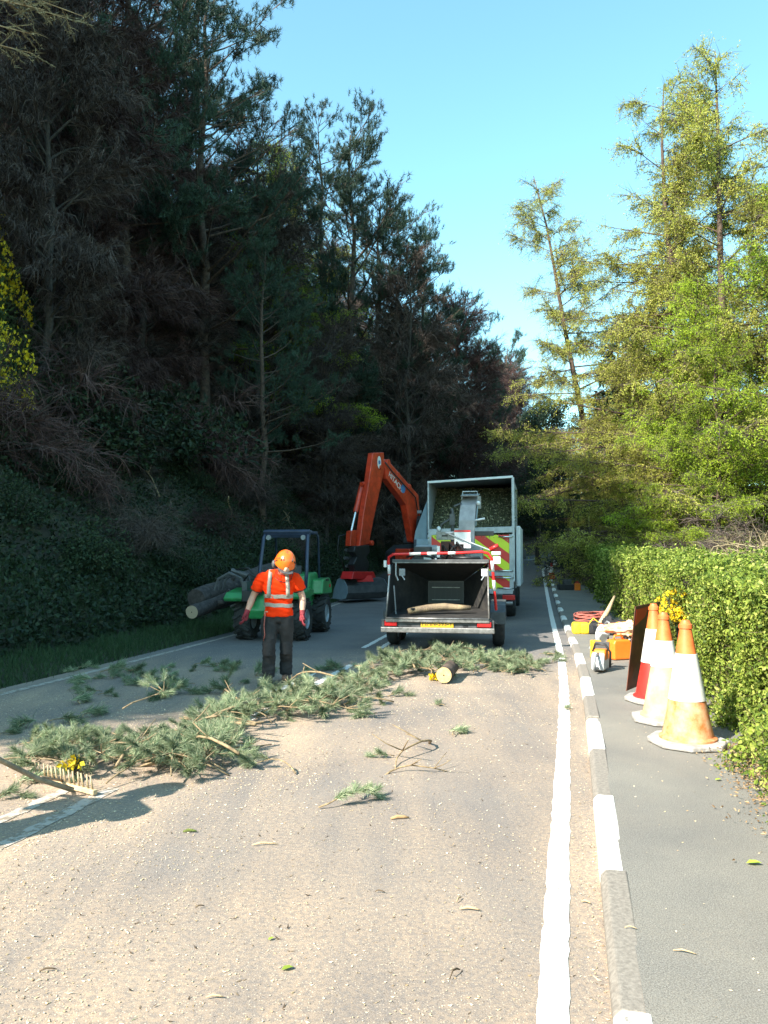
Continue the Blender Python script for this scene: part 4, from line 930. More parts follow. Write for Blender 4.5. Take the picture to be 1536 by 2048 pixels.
# the box frame at the rear
MB().box((.0, -.012, ZT - .035), (2.10, .06, .055), (0, -R(2.7), 0)).build('header_rail', M_['white_panel'], tk, bevel=.006)
MB().box((1.05, -.01, 2.2), (.06, .07, 2.54)).build('rear_post', M_['galv'], tk, bevel=.006); MB().box((-1.03, -.01, 2.75), (.035, .06, 1.25)).build('rear_post', M_['galv'], tk, bevel=.006)
mb = MB(); sheet(mb, [(-1.06, -.0, 1.95), (-1.06, .0, 2.95), (-1.28, -.5, 2.15), (-1.30, -.55, 1.95)], (0, 1, 0), .03); mb.build('side_wing', M_['blue_grey'], tk, bevel=.006)
MB().box((-1.17, -.3, 1.83), (.3, .35, .26), (0, 0, R(20))).build('wing_box', M_['blue_grey'], tk, bevel=.02)
MB().box((.0, -.02, 2.17), (2.06, .08, .15), (0, -R(1.6), 0)).build('top_rail', M_['galv'], tk, bevel=.01)
tg = MB().box((0, 0, 0), (1.90, .03, .98)).build('tailgate', M_['chevron'], tk, loc=(0, -.03, 1.58)); 
MB().box((0, -.052, 1.13), (2.0, .05, .12)).build('tailgate_rail', M_['galv'], tk, bevel=.008)
MB().box((0, 0, 0), (1.90, .03, .32)).build('lower_board', M_['chevron'], tk, loc=(0, -.03, .905))
for x in (1.0, -1.0): MB().box((x, -.035, 1.4), (.10, .05, 1.36)).build('tailgate_post', M_['galv'], tk, bevel=.006)
MB().box((0, -.04, .70), (2.06, .10, .12)).build('rear_beam', M_['galv'], tk, bevel=.01)
for (z_, l_) in ((2.02, .26), (1.20, .34), (1.03, .32), (.78, .30)): MB().tube([(.95 - l_, -.10, z_), (.95, -.12, z_), (1.04, -.06, z_)], .018, 8).build('grab_bar', M_['chrome'], tk, smooth=True)
for x in (.93, -.93): MB().box((x, -.10, .56), (.30, .05, .12)).build('tail_light', M_['red_lens'], tk, bevel=.01)
MB().box((0, .0, .55), (2.0, .12, .10)).build('under_bar', M_['black_metal'], tk)
MB().tube([(.72, -.12, .42), (1.02, -.12, .42)], .05, 12).build('exhaust', M_['worn_steel'], tk, smooth='auto')
MB().box((1.13, 2.4, 1.55), (.12, 2.6, 1.55)).build('side_locker', M_['white_panel'], tk, bevel=.03)
mb = MB(); mb.box((0, 2.6, .62), (.9, 5.6, .2)); mb.build('chassis', M_['black_metal'], tk)
for sg in (-1, 1):
    for y, w2 in ((1.15, .30), (4.4, .22)):
        w_ = wheel('wheel', tk, (sg * (.90 if w2 > .25 else .95), y, .39), .39, w2, .22)
        if sg < 0: w_.rotation_euler = (0, 0, pi)
cb = MB().prism([(3.75, .6), (5.6, .6), (5.6, 1.3), (5.25, 2.15), (3.9, 2.2), (3.75, 2.1)], -1.0, 1.0, 'x').build('cab', M_['white_panel'], tk, bevel=.06)
for sg in (-1, 1):
    MB().prism([(4.2, 1.4), (5.3, 1.4), (5.15, 1.95), (4.2, 2.0)], sg * 1.0, sg * 1.006, 'x').build('window', M_['glass'], cb)
    MB().box((sg * 1.17, 5.15, 1.6), (.16, .07, .30)).build('mirror', M_['black_metal'], tk, bevel=.02)
# the heap of chips in the body
gy_ = np.linspace(.02, 3.5, 34); gxx = np.linspace(-1.0, 1.0, 30); Xh, Yh = np.meshgrid(gxx, gy_, indexing='ij')
Zh = 2.05 + np.clip(Yh, 0, 1.5) * .88 - np.clip(Yh - 2.6, 0, 3) * .2 - .10 * (Xh / 1.0) ** 2 + .05 * wob(Xh.ravel(), Yh.ravel(), 5).reshape(Xh.shape) + RN.normal(size=Xh.shape) * .015
Zh = np.minimum(Zh, ZT - .16 - .05 * RN.random(Xh.shape)); Vh = np.stack([Xh.ravel(), Yh.ravel(), Zh.ravel()], 1); n1, n2 = Xh.shape
i1, j1 = np.meshgrid(np.arange(n1 - 1), np.arange(n2 - 1), indexing='ij'); k_ = (i1 * n2 + j1).ravel(); Fh = np.stack([k_, k_ + n2, k_ + n2 + 1, k_ + 1], 1)
sel = RN.integers(0, len(Vh), 9000); pp = Vh[sel] + rnd(9000) * np.array([[.04, .06, .01]]) + np.array([[0, 0, .015]])
M_['load'] = mat('chipped leaves and twigs', (.08, .085, .045), .9, island=[(.04, .05, .025), (.10, .11, .055), (.2, .19, .11), (.45, .42, .28)])
hp = link_mesh('chip_heap', arr_mesh('chip_heap', [(Vh, Fh, 1), (*leaves(pp, unit(rnd(9000)), RN.uniform(.03, .10, 9000), .028), 0)], [M_['load'], mat('chip heap', (.07, .07, .04), .95, var=.5, scale=25, bump=.6)]))
hp.matrix_world = tk.matrix_basis; tag(hp, 'heap of green brown chippings filling the back of the truck', 'wood chips', kind='stuff')

# ------------------------------------------------------------------ the excavator
B0 = AT(826, 1108, 27.3); B0.z = roadz(27) + 1.25; K0 = AT(722, 1108, 24.4)
pv = Vector((K0.x - B0.x, K0.y - B0.y, 0)).normalized(); eang = math.atan2(-pv.x, pv.y)
ex = empty('excavator', (B0.x, B0.y, roadz(27)), eang); tag(ex, 'orange excavator behind the chipper, its raised arm bent down to a grading bucket', 'excavator')
def prf(px, py):                      # a point of the photographed arm carried onto the arm's plane, in the machine's frame
    d = ray(px, py); n = Vector((-pv.y, pv.x, 0)); t = n.dot(B0 - Vector((0, 0, CAM_H))) / n.dot(d); w3 = Vector((0, 0, CAM_H)) + d * t
    v = w3 - B0; return (v.x * pv.x + v.y * pv.y, w3.z - roadz(27))
def plate(pts, w2, name, m, bev=.02, off=0.0, parent=None): return MB().prism(pts, off - w2, off + w2, 'x').build(name, M_[m], parent or ex, bevel=bev)
boom = plate([prf(*p_) for p_ in ((838, 1088), (820, 1084), (806, 1010), (793, 992), (767, 958), (763, 925), (772, 923), (815, 972), (831, 990), (834, 1030))], .12, 'boom', 'orange')
boomf = [prf(822, 1068), prf(818, 1000)]
stick = plate([prf(*p_) for p_ in ((741, 906), (763, 905), (764, 940), (757, 972), (742, 1040), (733, 1088), (714, 1092), (722, 1030), (731, 975))], .10, 'stick', 'orange')
def rod(a, b, r, name, m, off=0.0, parent=None): return MB().tube([(off, a[0], a[1]), (off, b[0], b[1])], r, 10).build(name, M_[m], parent or ex, smooth='auto')
rod(prf(733, 972), prf(721, 1024), .085, 'bucket_cylinder', 'orange', .19); rod(prf(721, 1024), prf(712, 1064), .045, 'piston_rod', 'chrome', .19)
rod(prf(728, 968), prf(745, 965), .07, 'cylinder_bracket', 'orange', .10); rod(prf(768, 930), prf(796, 962), .095, 'stick_cylinder', 'orange', -.0)
rod(prf(764, 916), prf(770, 926), .04, 'piston_rod', 'chrome'); rod(prf(838, 1085), prf(822, 1015), .07, 'boom_cylinder', 'orange', .24); rod(prf(812, 974), prf(822, 980), .055, 'piston_rod', 'chrome', .24)
for p_, rr_ in (((770, 925), .11), ((790, 950), .09), ((813, 974), .10), ((738, 1086), .08), ((755, 935), .07)):
    c2_ = prf(*p_); MB().tube([(-.15, c2_[0], c2_[1]), (.15, c2_[0], c2_[1])], rr_, 12).build('pivot_pin', M_['orange'], ex, smooth='auto', bevel=.01)
mb = MB()
for (o_, aa) in ((.15, (745, 975)), (.165, (741, 1010)), (.15, (737, 1060))): pass
mb.tube([(.16, *prf(758, 950)), (.17, *prf(744, 1010)), (.16, *prf(736, 1085)), (.2, *prf(738, 1125))], .022, 6); mb.tube([(-.16, *prf(762, 925)), (-.2, *prf(775, 945)), (-.18, *prf(822, 995)), (-.18, *prf(832, 1060))], .025, 6)
mb.tube([(.2, *prf(712, 1066)), (.3, *prf(694, 1072)), (.28, *prf(690, 1100)), (.2, *prf(700, 1140))], .02, 6)
mb.tube([(.2, *prf(818, 1005)), (.26, *prf(812, 1040)), (.2, *prf(826, 1062)), (.22, *prf(816, 1080))], .022, 6); mb.build('hydraulic_hoses', M_['hose'], ex, smooth=True)
for s_ in (-.115,):
    o = lettering('letters', 'HITACHI', .27, M_['white_ink'], boom, (0, 0, 0), (0, 0, 0), .004)
    a_, b_ = prf(776, 953), prf(795, 977); mx_ = Vector((s_ - .008, (a_[0] + b_[0]) / 2, (a_[1] + b_[1]) / 2)); dx_ = Vector((0, b_[0] - a_[0], b_[1] - a_[1])).normalized()
    o.matrix_local = Matrix.Translation(mx_) @ Matrix(((0, 0, -1), (dx_.y, dx_.z, 0), (dx_.z, -dx_.y, 0))).to_4x4()
    LS = o
a_ = prf(800, 978); MB().lathe([(.15, 0), (.15, .008)], 20, Matrix.Translation((-.130, a_[0], a_[1])) @ Matrix.Rotation(R(90), 4, 'Y')).build('blue_badge', M_['blue_logo'], boom)
a_ = prf(753, 925); bd = MB().lathe([(.11, 0), (.11, .008)], 20, Matrix.Translation((-.110, a_[0], a_[1])) @ Matrix.Rotation(R(90), 4, 'Y')); [setattr(v_, 'z', a_[1] + (v_.z - a_[1]) * 1.9) for v_ in bd.v]; bb = bd.build('oval_badge', M_['white_ink'], stick)
bd = MB().lathe([(.065, 0), (.065, .004)], 18, Matrix.Translation((-.115, a_[0], a_[1])) @ Matrix.Rotation(R(90), 4, 'Y')); bd.build('blue_badge', M_['blue_logo'], bb)
plate([prf(*p_) for p_ in ((703, 1062), (714, 1060), (712, 1092), (701, 1092))], .10, 'bucket_link', 'orange', .015, .1)
plate([prf(*p_) for p_ in ((704, 1092), (732, 1090), (734, 1104), (727, 1114), (733, 1128), (726, 1150), (706, 1150), (701, 1128), (708, 1114), (702, 1104))], .12, 'tilt_rotator', 'black_metal', .03)
mb = MB()
for (a1, a2) in (((702, 1100), (736, 1104)), ((700, 1116), (735, 1120)), ((703, 1132), (732, 1136))): a_ = prf(*a1); b_ = prf(*a2); mb.tube([(.2, *a_), (.2, *b_)], .05, 8)
mb.build('rotator_rams', M_['dark_grey'], ex, smooth='auto')
plate([prf(*p_) for p_ in ((696, 1143), (736, 1143), (742, 1158), (692, 1158))], .22, 'quick_hitch', 'red', .02)
# grading bucket: a curved scoop wider than deep, its mouth turned to the viewer's right
bk = empty('bucket', (0, 0, 0), 0, ex); a_ = prf(722, 1164); bk.location = (0, a_[0], 0); bk.rotation_euler = (0, 0, -eang + R(34))
mb = MB(); ar = [(.42 * cos(R(t)), .30 + .30 * sin(R(t))) for t in range(80, 281, 20)]; ar = [(.10, .66), (-.20, .62), (-.38, .44), (-.42, .22), (-.30, .05), (.0, -.0), (.50, .02)]
for i in range(len(ar) - 1):
    a1, a2 = ar[i], ar[i + 1]; nx = .02
    mb.add([(-.74, a1[0], a1[1]), (.74, a1[0], a1[1]), (.74, a2[0], a2[1]), (-.74, a2[0], a2[1]), (-.74, a1[0] + nx, a1[1] + nx), (.74, a1[0] + nx, a1[1] + nx), (.74, a2[0] + nx, a2[1] + nx), (-.74, a2[0] + nx, a2[1] + nx)],
           [(0, 1, 2, 3), (7, 6, 5, 4), (0, 4, 5, 1), (2, 6, 7, 3), (1, 5, 6, 2), (0, 3, 7, 4)])
s_ = mb.build('scoop', M_['dark_grey'], bk)
for x in (-.74, .74): MB().prism(ar + [(.42, .30), (.2, .62)], x - .012, x + .012, 'x').build('side_plate', M_['blue_grey'], bk, bevel=.004)
MB().box((0, .54, .02), (1.5, .12, .025)).build('cutting_edge', M_['worn_steel'], bk)
MB().prism([(-.28, .55), (.2, .60), (.15, .74), (-.2, .74)], -.3, .3, 'x').build('hitch_bracket', M_['red'], bk, bevel=.01)
bk.location.z = .0
# house, cab, tracks (behind the chipper)
hs = MB().prism([(-2.4, .85), (.2, .85), (.2, 1.5), (-.4, 1.75), (-2.3, 1.8)], -1.05, 1.05, 'x').build('house', M_['black_metal'], ex, bevel=.05)
MB().prism([(-2.3, 1.8), (-1.1, 1.8), (-1.2, 2.35), (-2.2, 2.35)], .25, 1.05, 'x').build('engine_cover', M_['dark_grey'], ex, bevel=.05)
cbx = -1.0; cb = MB().prism([(-1.2, .95), (.35, .95), (.45, 1.6), (.2, 2.75), (-1.1, 2.8)], -1.05, -.25, 'x').build('cab', M_['black_metal'], ex, bevel=.04)
MB().prism([(.43, 1.5), (.46, 1.6), (.235, 2.62), (.20, 2.62)], -1.0, -.3, 'x').build('windscreen', M_['glass'], cb); MB().prism([(-1.0, 1.6), (.3, 1.6), (.12, 2.62), (-.95, 2.65)], -1.058, -1.05, 'x').build('side_window', M_['glass'], cb)
for x in (-.9, -.4): MB().box((x, .25, 2.88), (.15, .1, .11)).build('work_lamp', M_['grey_plastic'], cb, bevel=.02)
MB().box((.15, .25, 1.3), (.6, .5, .6)).build('boom_foot', M_['orange'], ex, bevel=.03)
for sg in (-1, 1):
    t_ = MB(); poly = [(1.35 * cos(R(a)) * .22 + (1.0 if abs(((a + 90) % 360) - 90) < 90 else -1.0) * .95 - .9, .37 + .36 * sin(R(a))) for a in range(0, 360, 20)]
    tr_ = t_.prism(poly, sg * .98 - .22, sg * .98 + .22, 'x').build('track', M_['tyre'], ex, bevel=.02)

# ------------------------------------------------------------------ the green loader
qf = G(545, 1282); lang = pi - R(9)
ld = empty('mini_loader', (qf.x - .02, qf.y + .25, 0), lang); tag(ld, 'small green articulated loader with a dark roll cage, parked behind the walking man', 'loader')
# local: +y ahead (towards the viewer), +x is the driver's right (left in the photograph)
for (x, y, r_) in ((-.52, .0, .39), (.52, .0, .39), (-.52, -1.62, .38), (.52, -1.62, .38)):
    w_ = wheel('wheel', ld, (x, y, r_), r_ - .02, .32, .19, 16, lug=.035)
    if x < 0: w_.rotation_euler = (0, 0, pi)
MB().prism([(-.55, .42), (.46, .42), (.52, .58), (.40, .84), (-.15, .98), (-.55, .92)], -.30, .34, 'x').build('front_body', M_['green'], ld, bevel=.03)
MB().prism([(-.42, .78), (.46, .74), (.50, .80), (.36, .90), (-.2, .97), (-.42, .93)], .30, .82, 'x').build('mudguard', M_['green'], ld, bevel=.02)
MB().prism([(-.42, .82), (.36, .78), (.40, .84), (.26, .92), (-.2, .97), (-.42, .93)], -.68, -.26, 'x').build('mudguard', M_['green'], ld, bevel=.02)
MB().prism([(-2.15, .50), (-1.05, .50), (-.95, .80), (-1.12, 1.22), (-1.75, 1.24), (-2.1, 1.05)], -.42, .42, 'x').build('engine_cover', M_['green'], ld, bevel=.05)
MB().prism([(-2.1, .78), (-1.2, .80), (-1.3, 1.10), (-1.9, 1.12), (-2.08, .98)], -.66, -.40, 'x').build('rear_mudguard', M_['green'], ld, bevel=.03)
MB().prism([(-2.1, .78), (-1.2, .80), (-1.3, 1.00), (-1.9, 1.02), (-2.08, .98)], .40, .66, 'x').build('rear_mudguard', M_['green'], ld, bevel=.03)
MB().box((-.668, -1.85, .95), (.01, .10, .07)).build('red_badge', M_['red'], ld); MB().box((-.665, -1.62, 1.08), (.012, .22, .05)).build('vent', M_['ink'], ld)
MB().box((0, -.8, .55), (.55, .75, .24)).build('articulation_joint', M_['black_metal'], ld, bevel=.02)
MB().box((0, -.95, .86), (.48, .46, .10)).box((0, -1.16, 1.14), (.46, .10, .50), (R(8), 0, 0)).build('seat', M_['black_metal'], ld, bevel=.03)
mb = MB(); mb.tube([(0, -.35, .85), (0, -.42, 1.18)], .03, 8); mb.tube([(.17 * cos(a), -.43 + .07 * sin(a), 1.19 + .15 * sin(a)) for a in [i * pi / 8 for i in range(17)]], .014, 6); mb.build('steering_wheel', M_['black_metal'], ld, smooth=True)
MB().box((0, -.86, 2.03), (.96, .10, .15), (R(-25), 0, 0)).build('roof_front', M_['blue_steel'], ld, bevel=.015)
mb = MB(); mb.tube([(-.46, -.60, .85), (-.48, -.62, 1.3), (-.455, -.78, 1.95), (-.44, -.90, 2.06), (-.44, -1.1, 2.07)], .037, 8); mb.tube([(-.44, -1.05, 2.05), (.44, -1.05, 2.05)], .024, 8); mb.tube([(-.44, -1.5, 2.05), (.44, -1.5, 2.05)], .024, 8); mb.tube([(-.45, -1.0, 2.05), (-.45, -1.55, 2.05)], .024, 8); mb.tube([(.45, -1.0, 2.05), (.45, -1.55, 2.05)], .024, 8); mb.tube([(.46, -.60, .85), (.48, -.62, 1.3), (.455, -.78, 1.95), (.44, -.90, 2.06), (.44, -1.1, 2.07)], .037, 8)
mb.tube([(-.46, -1.75, 1.0), (-.46, -1.62, 1.98), (-.44, -1.5, 2.07)], .026, 8); mb.tube([(.46, -1.75, 1.0), (.46, -1.62, 1.98), (.44, -1.5, 2.07)], .026, 8); mb.build('roll_cage', M_['blue_steel'], ld, smooth=True)
MB().prism([(-.80, 2.0), (-.92, 2.08), (-1.55, 2.09), (-1.60, 2.03), (-1.5, 2.05), (-.94, 2.04)], -.47, .47, 'x').build('roof', M_['blue_steel'], ld, bevel=.01)
for x in (-.36, .36): MB().lathe([(.05, -.03), (.055, 0), (.05, .02)], 14, Matrix.Translation((x, -.80, 1.95)) @ Matrix.Rotation(R(90), 4, 'X')).build('work_lamp', M_['grey_plastic'], ld, smooth='auto')
mb = MB(); mb.box((.15, .1, 1.02), (.12, .9, .13), (R(-12), 0, 0)); mb.box((.3, .55, .85), (.2, .25, .2)); mb.tube([(.15, -.3, 1.1), (.2, .4, .95)], .04, 8); mb.build('loader_arm', M_['black_metal'], ld, bevel=.01)
mb = MB()                                                            # log grapple on the driver's right
for k_ in range(3):
    y0 = -.35 + .22 * k_
    mb.tube([(.55, y0, .92), (.62, y0, 1.16), (.86, y0, 1.26), (1.08, y0, 1.14), (1.14, y0, .92)], .028, 6)
    mb.tube([(.55, y0, .88), (.62, y0, .70), (.82, y0, .62)], .028, 6)
mb.box((.52, -.12, .95), (.10, .6, .3)); mb.tube([(.55, -.1, 1.2), (.88, -.1, 1.30)], .05, 8); mb.build('grapple', M_['dark_grey'], ld, smooth='auto')
mb = MB(); mb.tube([(.3, -.1, 1.05), (.5, 0, 1.35), (.8, -.1, 1.32)], .018, 6); mb.tube([(.2, -.2, 1.05), (.45, .1, 1.25), (.6, 0, 1.1)], .018, 6); mb.build('hoses', M_['hose'], ld, smooth=True)

def log(a, b, r, label, segs=7, wobr=.06, n=18, taper=.9):
    a = Vector(a); b = Vector(b); o = empty('log', a); tag(o, label, 'log'); mb = MB(); d = b - a; k = segs
    pts = [d * (i / k) + Vector((random.uniform(-1, 1), 0, random.uniform(-1, 1))) * r * wobr * (0 < i < k) for i in range(k + 1)]
    mb.tube(pts, [r * (1 - (1 - taper) * i / k) * random.uniform(.95, 1.05) for i in range(k + 1)], n, cap=False)
    for i in range(len(mb.v)): mb.v[i] = mb.v[i] + Vector((random.uniform(-1, 1), 0, random.uniform(-1, 1))) * r * .05
    mb.build('bark', M_['lichen_log'], o, smooth=True)
    rot = d.to_track_quat('Y', 'Z')
    for c_, s_, rr_ in ((Vector((0, 0, 0)), -1, r), (d, 1, r * taper)):
        e_ = MB(); e_.lathe([(rr_ * .985, 0), (rr_ * .97, .012), (.01, .014)], n, Matrix.Rotation(R(90) if s_ < 0 else R(-90), 4, 'X'), cap=False); q_ = e_.build('cut_end', M_['end'] if 'pale' in label else M_['lichen_log'], o, loc=c_); q_.rotation_euler = rot.to_euler()
    for i in range(3):
        t = random.uniform(.2, .85); a_ = random.uniform(0, pi); p_ = d * t + Vector((cos(a_) * r * .8, 0, sin(a_) * r * .8)); MB().tube([p_, p_ + Vector((cos(a_) * .11, -.05, sin(a_) * .11))], [.05, .035], 7).build('branch_stub', M_['lichen_log'], o)
    return o
log(AT(384, 1224, 14.3), AT(512, 1172, 17.0), .125, 'lowest log beside the loader, its round pale cut end facing the viewer', wobr=.15)
log(AT(393, 1198, 14.9), AT(545, 1140, 17.8), .20, 'thickest dark log, lying on top beside the green loader')
log(AT(404, 1214, 15.0), AT(530, 1165, 17.6), .17, 'dark log wedged between the thickest log and the lowest one')
log(G(646, 1170, .15) * 1.0 + Vector((0, 0, 0)), G(700, 1158, .2), .14, 'short dark log lying on the verge right of the loader')

# ------------------------------------------------------------------ people
def fuse(mb_list, name, m, parent, vox, smooth=5, loc=(0, 0, 0)):
    o = mb_list.build('tmp', m, None)
    md = o.modifiers.new('r', 'REMESH'); md.mode = 'VOXEL'; md.voxel_size = vox; md.use_smooth_shade = True
    sm = o.modifiers.new('s', 'SMOOTH'); sm.iterations = smooth; sm.factor = .5
    bpy.context.view_layer.update(); me = bpy.data.meshes.new_from_object(o.evaluated_get(bpy.context.evaluated_depsgraph_get()))
    bpy.data.objects.remove(o); me.name = name; me.materials.clear(); me.materials.append(m)
    return link_mesh(name, me, parent, loc)
def make_person(rake=False):
    p = empty('person'); HC = Vector((.085, -.155, 1.47)); lean = .04
    if rake:
        sl_, el_, wl_ = Vector((-.20, -.02, 1.33)), Vector((-.30, -.16, 1.10)), Vector((-.16, -.40, 1.02)); sr_, er_, wr_ = Vector((.20, -.02, 1.33)), Vector((.33, -.10, 1.08)), Vector((.22, -.42, .93))
    else:
        sl_, el_, wl_ = Vector((-.20, 0, 1.33)), Vector((-.325, .06, 1.08)), Vector((-.395, -.05, .875)); sr_, er_, wr_ = Vector((.205, 0, 1.33)), Vector((.300, .04, 1.07)), Vector((.300, -.03, .865))
    def arm(mb, s_, e_, w_, k=1.0):
        mb.tube([s_ + Vector((0, 0, -.02)), s_.lerp(e_, .35), s_.lerp(e_, .7), e_, e_.lerp(w_, .3), e_.lerp(w_, .7), w_], [.062 * k, .056 * k, .047 * k, .043 * k, .046 * k, .036 * k, .029 * k], 12)
    b = MB()
    b.ball(HC + Vector((0, .015, .035)), .078, .096, .098, rot=(R(28), 0, R(8))); b.ball(HC + Vector((.008, -.062, -.045)), .058, .058, .074, rot=(R(28), 0, R(8)))      # skull, face
    b.ball(HC + Vector((.012, -.128, -.04)), .013, .016, .024); b.ball(HC + Vector((.012, -.108, -.098)), .030, .02, .02)                                             # nose, chin
    for sg in (-1, 1): b.ball(HC + Vector((sg * .08, .01, -.02)), .012, .022, .032)
    b.tube([Vector((.01, .02, 1.30)), Vector((.02, -.02, 1.39)), HC + Vector((0, .01, -.04))], [.075, .058, .058], 14)
    b.loft([((0, .01, .86), .15, .10), ((0, .01, 1.0), .145, .10), ((0, 0, 1.2), .165, .11), ((0, 0, 1.32), .18, .095), ((0, 0, 1.39), .10, .07)], 20)
    arm(b, sl_, el_, wl_); arm(b, sr_, er_, wr_)
    for x, kx, ky, fx, fy in ((-.095, -.12, -.05, -.115, .0), (.095, .10, .06, .095, .16)):
        b.tube([(x, .01, .9), (x * 1.05, 0, .75), (kx, ky, .48), (fx, fy + .03, .28), (fx, fy + .02, .09)], [.09, .085, .058, .05, .038], 12)
    body = fuse(b, 'body', M_['skin'], p, .011, 4)
    # eyes, brows and mouth on the lowered face
    f = MB()
    for sg in (-1, 1): f.ball(HC + Vector((.012 + sg * .027, -.113, -.018)), .009, .006, .006, 8, 6)
    f.ball(HC + Vector((.012, -.122, -.080)), .020, .004, .005, 8, 6); f.build('face_features', mat('face marks', (.09, .03, .025), .6), p, smooth=True)
    h = MB(); h.ball(HC + Vector((0, .03, .03)), .084, .098, .088, rot=(R(28), 0, R(8))); h.build('hair', mat('short brown hair', (.05, .03, .02), .9), p, smooth=True)
    # shirt
    s = MB(); ring = [((.0, .012, .835), .185, .125), ((.0, .012, .90), .182, .125), ((0, .012, 1.0), .172, .122), ((0, .008, 1.1), .178, .126), ((0, .004, 1.2), .193, .13), ((0, .002, 1.29), .205, .122), ((0, 0, 1.35), .185, .10), ((0, .005, 1.395), .125, .082), ((.008, .0, 1.42), .078, .07)]
    s.loft(ring, 28, pw=2.3)
    for s_, e_ in ((sl_, el_), (sr_, er_)):
        s.tube([Vector((0, 0, 1.345)).lerp(s_, .25), Vector((0, 0, 1.35)).lerp(s_, .62), s_ + Vector((0, 0, -.025)), s_.lerp(e_, .35), s_.lerp(e_, .62), s_.lerp(e_, .66)], [.07, .075, .082, .084, .082, .072], 16)
    sh = fuse(s, 'shirt', M_['hivis'], p, .010, 5)
    from mathutils.noise import noise as pn
    for v in sh.data.vertices:                                       # creases
        c_ = v.co; k_ = pn(Vector((c_.x * 9, c_.y * 9, c_.z * 26 + c_.x * 10))) * .015 + pn(c_ * 7) * .012
        v.co = c_ + v.normal * k_
    def sec(z):
        for i in range(len(ring) - 1):
            if ring[i][0][2] <= z <= ring[i + 1][0][2]:
                t = (z - ring[i][0][2]) / (ring[i + 1][0][2] - ring[i][0][2]); return ((0, ring[i][0][1] * (1 - t) + ring[i + 1][0][1] * t, z), ring[i][1] * (1 - t) + ring[i + 1][1] * t + .008, ring[i][2] * (1 - t) + ring[i + 1][2] * t + .008)
    for z, dz, tl in ((1.065, .048, .02), (.955, .048, .05)):
        t = MB(); t.loft([sec(z), sec(z + dz * .5), sec(z + dz)], 28, cap=False, pw=2.3)
        for v in t.v: v.z += -tl * v.x + .004 * sin(v.x * 40)
        t.build('reflective_band', M_['band'], p, smooth=True)
    for x in (-.118, .118):
        t = MB(); L1, L2 = [], []
        for z in (1.08, 1.14, 1.2, 1.26, 1.31, 1.35, 1.385):
            c_, rx_, ry_ = sec(min(z, 1.41)); xx = x * (1 - .15 * max(0, (z - 1.2) / .2)); yy = -ry_ * max(.05, 1 - abs(xx / rx_) ** 2.3) ** (1 / 2.3)
            L1.append(Vector((xx - .024, c_[1] + yy - .006, z))); L2.append(Vector((xx + .024, c_[1] + yy - .006, z)))
        L1.append(Vector((x * .85 - .024, .0, 1.425))); L2.append(Vector((x * .85 + .024, .0, 1.425)))
        for a_, b_ in list(zip(L1, L2)): pass
        k = len(L1); t.add(L1 + L2, [(i, i + 1, k + i + 1, k + i) for i in range(k - 1)]); o = t.build('shoulder_band', M_['band'], p, smooth=True); m_ = o.modifiers.new('t', 'SOLIDIFY'); m_.thickness = .006; m_.offset = 0
    for s_, e_ in ((sl_, el_), (sr_, er_)): MB().tube([s_.lerp(e_, .63), s_.lerp(e_, .685)], [.083, .080], 14, cap=False).build('cuff', M_['cuff'], p, smooth=True)
    # trousers
    t = MB(); t.loft([((0, .01, .76), .155, .105), ((0, .01, .84), .168, .115), ((0, .01, .92), .160, .110)], 24)
    for x, kx, ky, fx, fy in ((-.092, -.115, -.05, -.118, .0), (.092, .098, .06, .095, .16)):
        t.tube([(x, .01, .84), (x * 1.04, 0, .70), (kx * 1.0, ky, .49), (kx, ky + .02, .42), (fx, fy + .025, .26), (fx, fy + .02, .15), (fx, fy + .02, .08)], [.100, .098, .082, .084, .080, .083, .078], 14)
    tr = fuse(t, 'trousers', M_['trousers'], p, .012, 4)
    for v in tr.data.vertices:
        c_ = v.co; k_ = pn(Vector((c_.x * 12, c_.y * 12, c_.z * (30 if c_.z < .5 else 12)))) * (.013 if c_.z < .45 else .007); v.co = c_ + v.normal * k_
    for x, kx, ky in ((-.092, -.118, -.05), (.092, .098, .06)):
        MB().loft([((kx, ky - .018, .36), .066, .075), ((kx, ky - .022, .47), .07, .078), ((kx * .98, ky - .015, .56), .072, .080)], 14, cap=True).build('knee_patch', M_['black_bag'], p, smooth='auto')
    for fx, fy, hz in ((-.118, .0, 0), (.095, .16, .0)):
        f = MB(); f.box((fx, fy - .05, .045), (.095, .25, .075)); f.ball((fx, fy - .13, .055), .052, .075, .05); f.loft([((fx, fy + .02, .05), .05, .065), ((fx, fy + .02, .16), .045, .05)], 14)
        bt = fuse(f, 'boot', M_['boot'], p, .010, 4); MB().box((fx, fy - .055, .012), (.10, .30, .022)).build('sole', M_['tyre'], bt, bevel=.008)
    MB().tube([(-.15, -.02, .88), (-.20, .0, .78), (-.19, .03, .62), (-.17, .03, .55)], [.012, .026, .024, .01], 8).build('pouch', M_['black_bag'], p, smooth=True)
    MB().tube([(-.16, -.09, .90), (-.175, -.11, .72), (-.165, -.11, .62), (-.18, -.10, .54)], .007, 6).build('lanyard', M_['rope'], p, smooth=True)
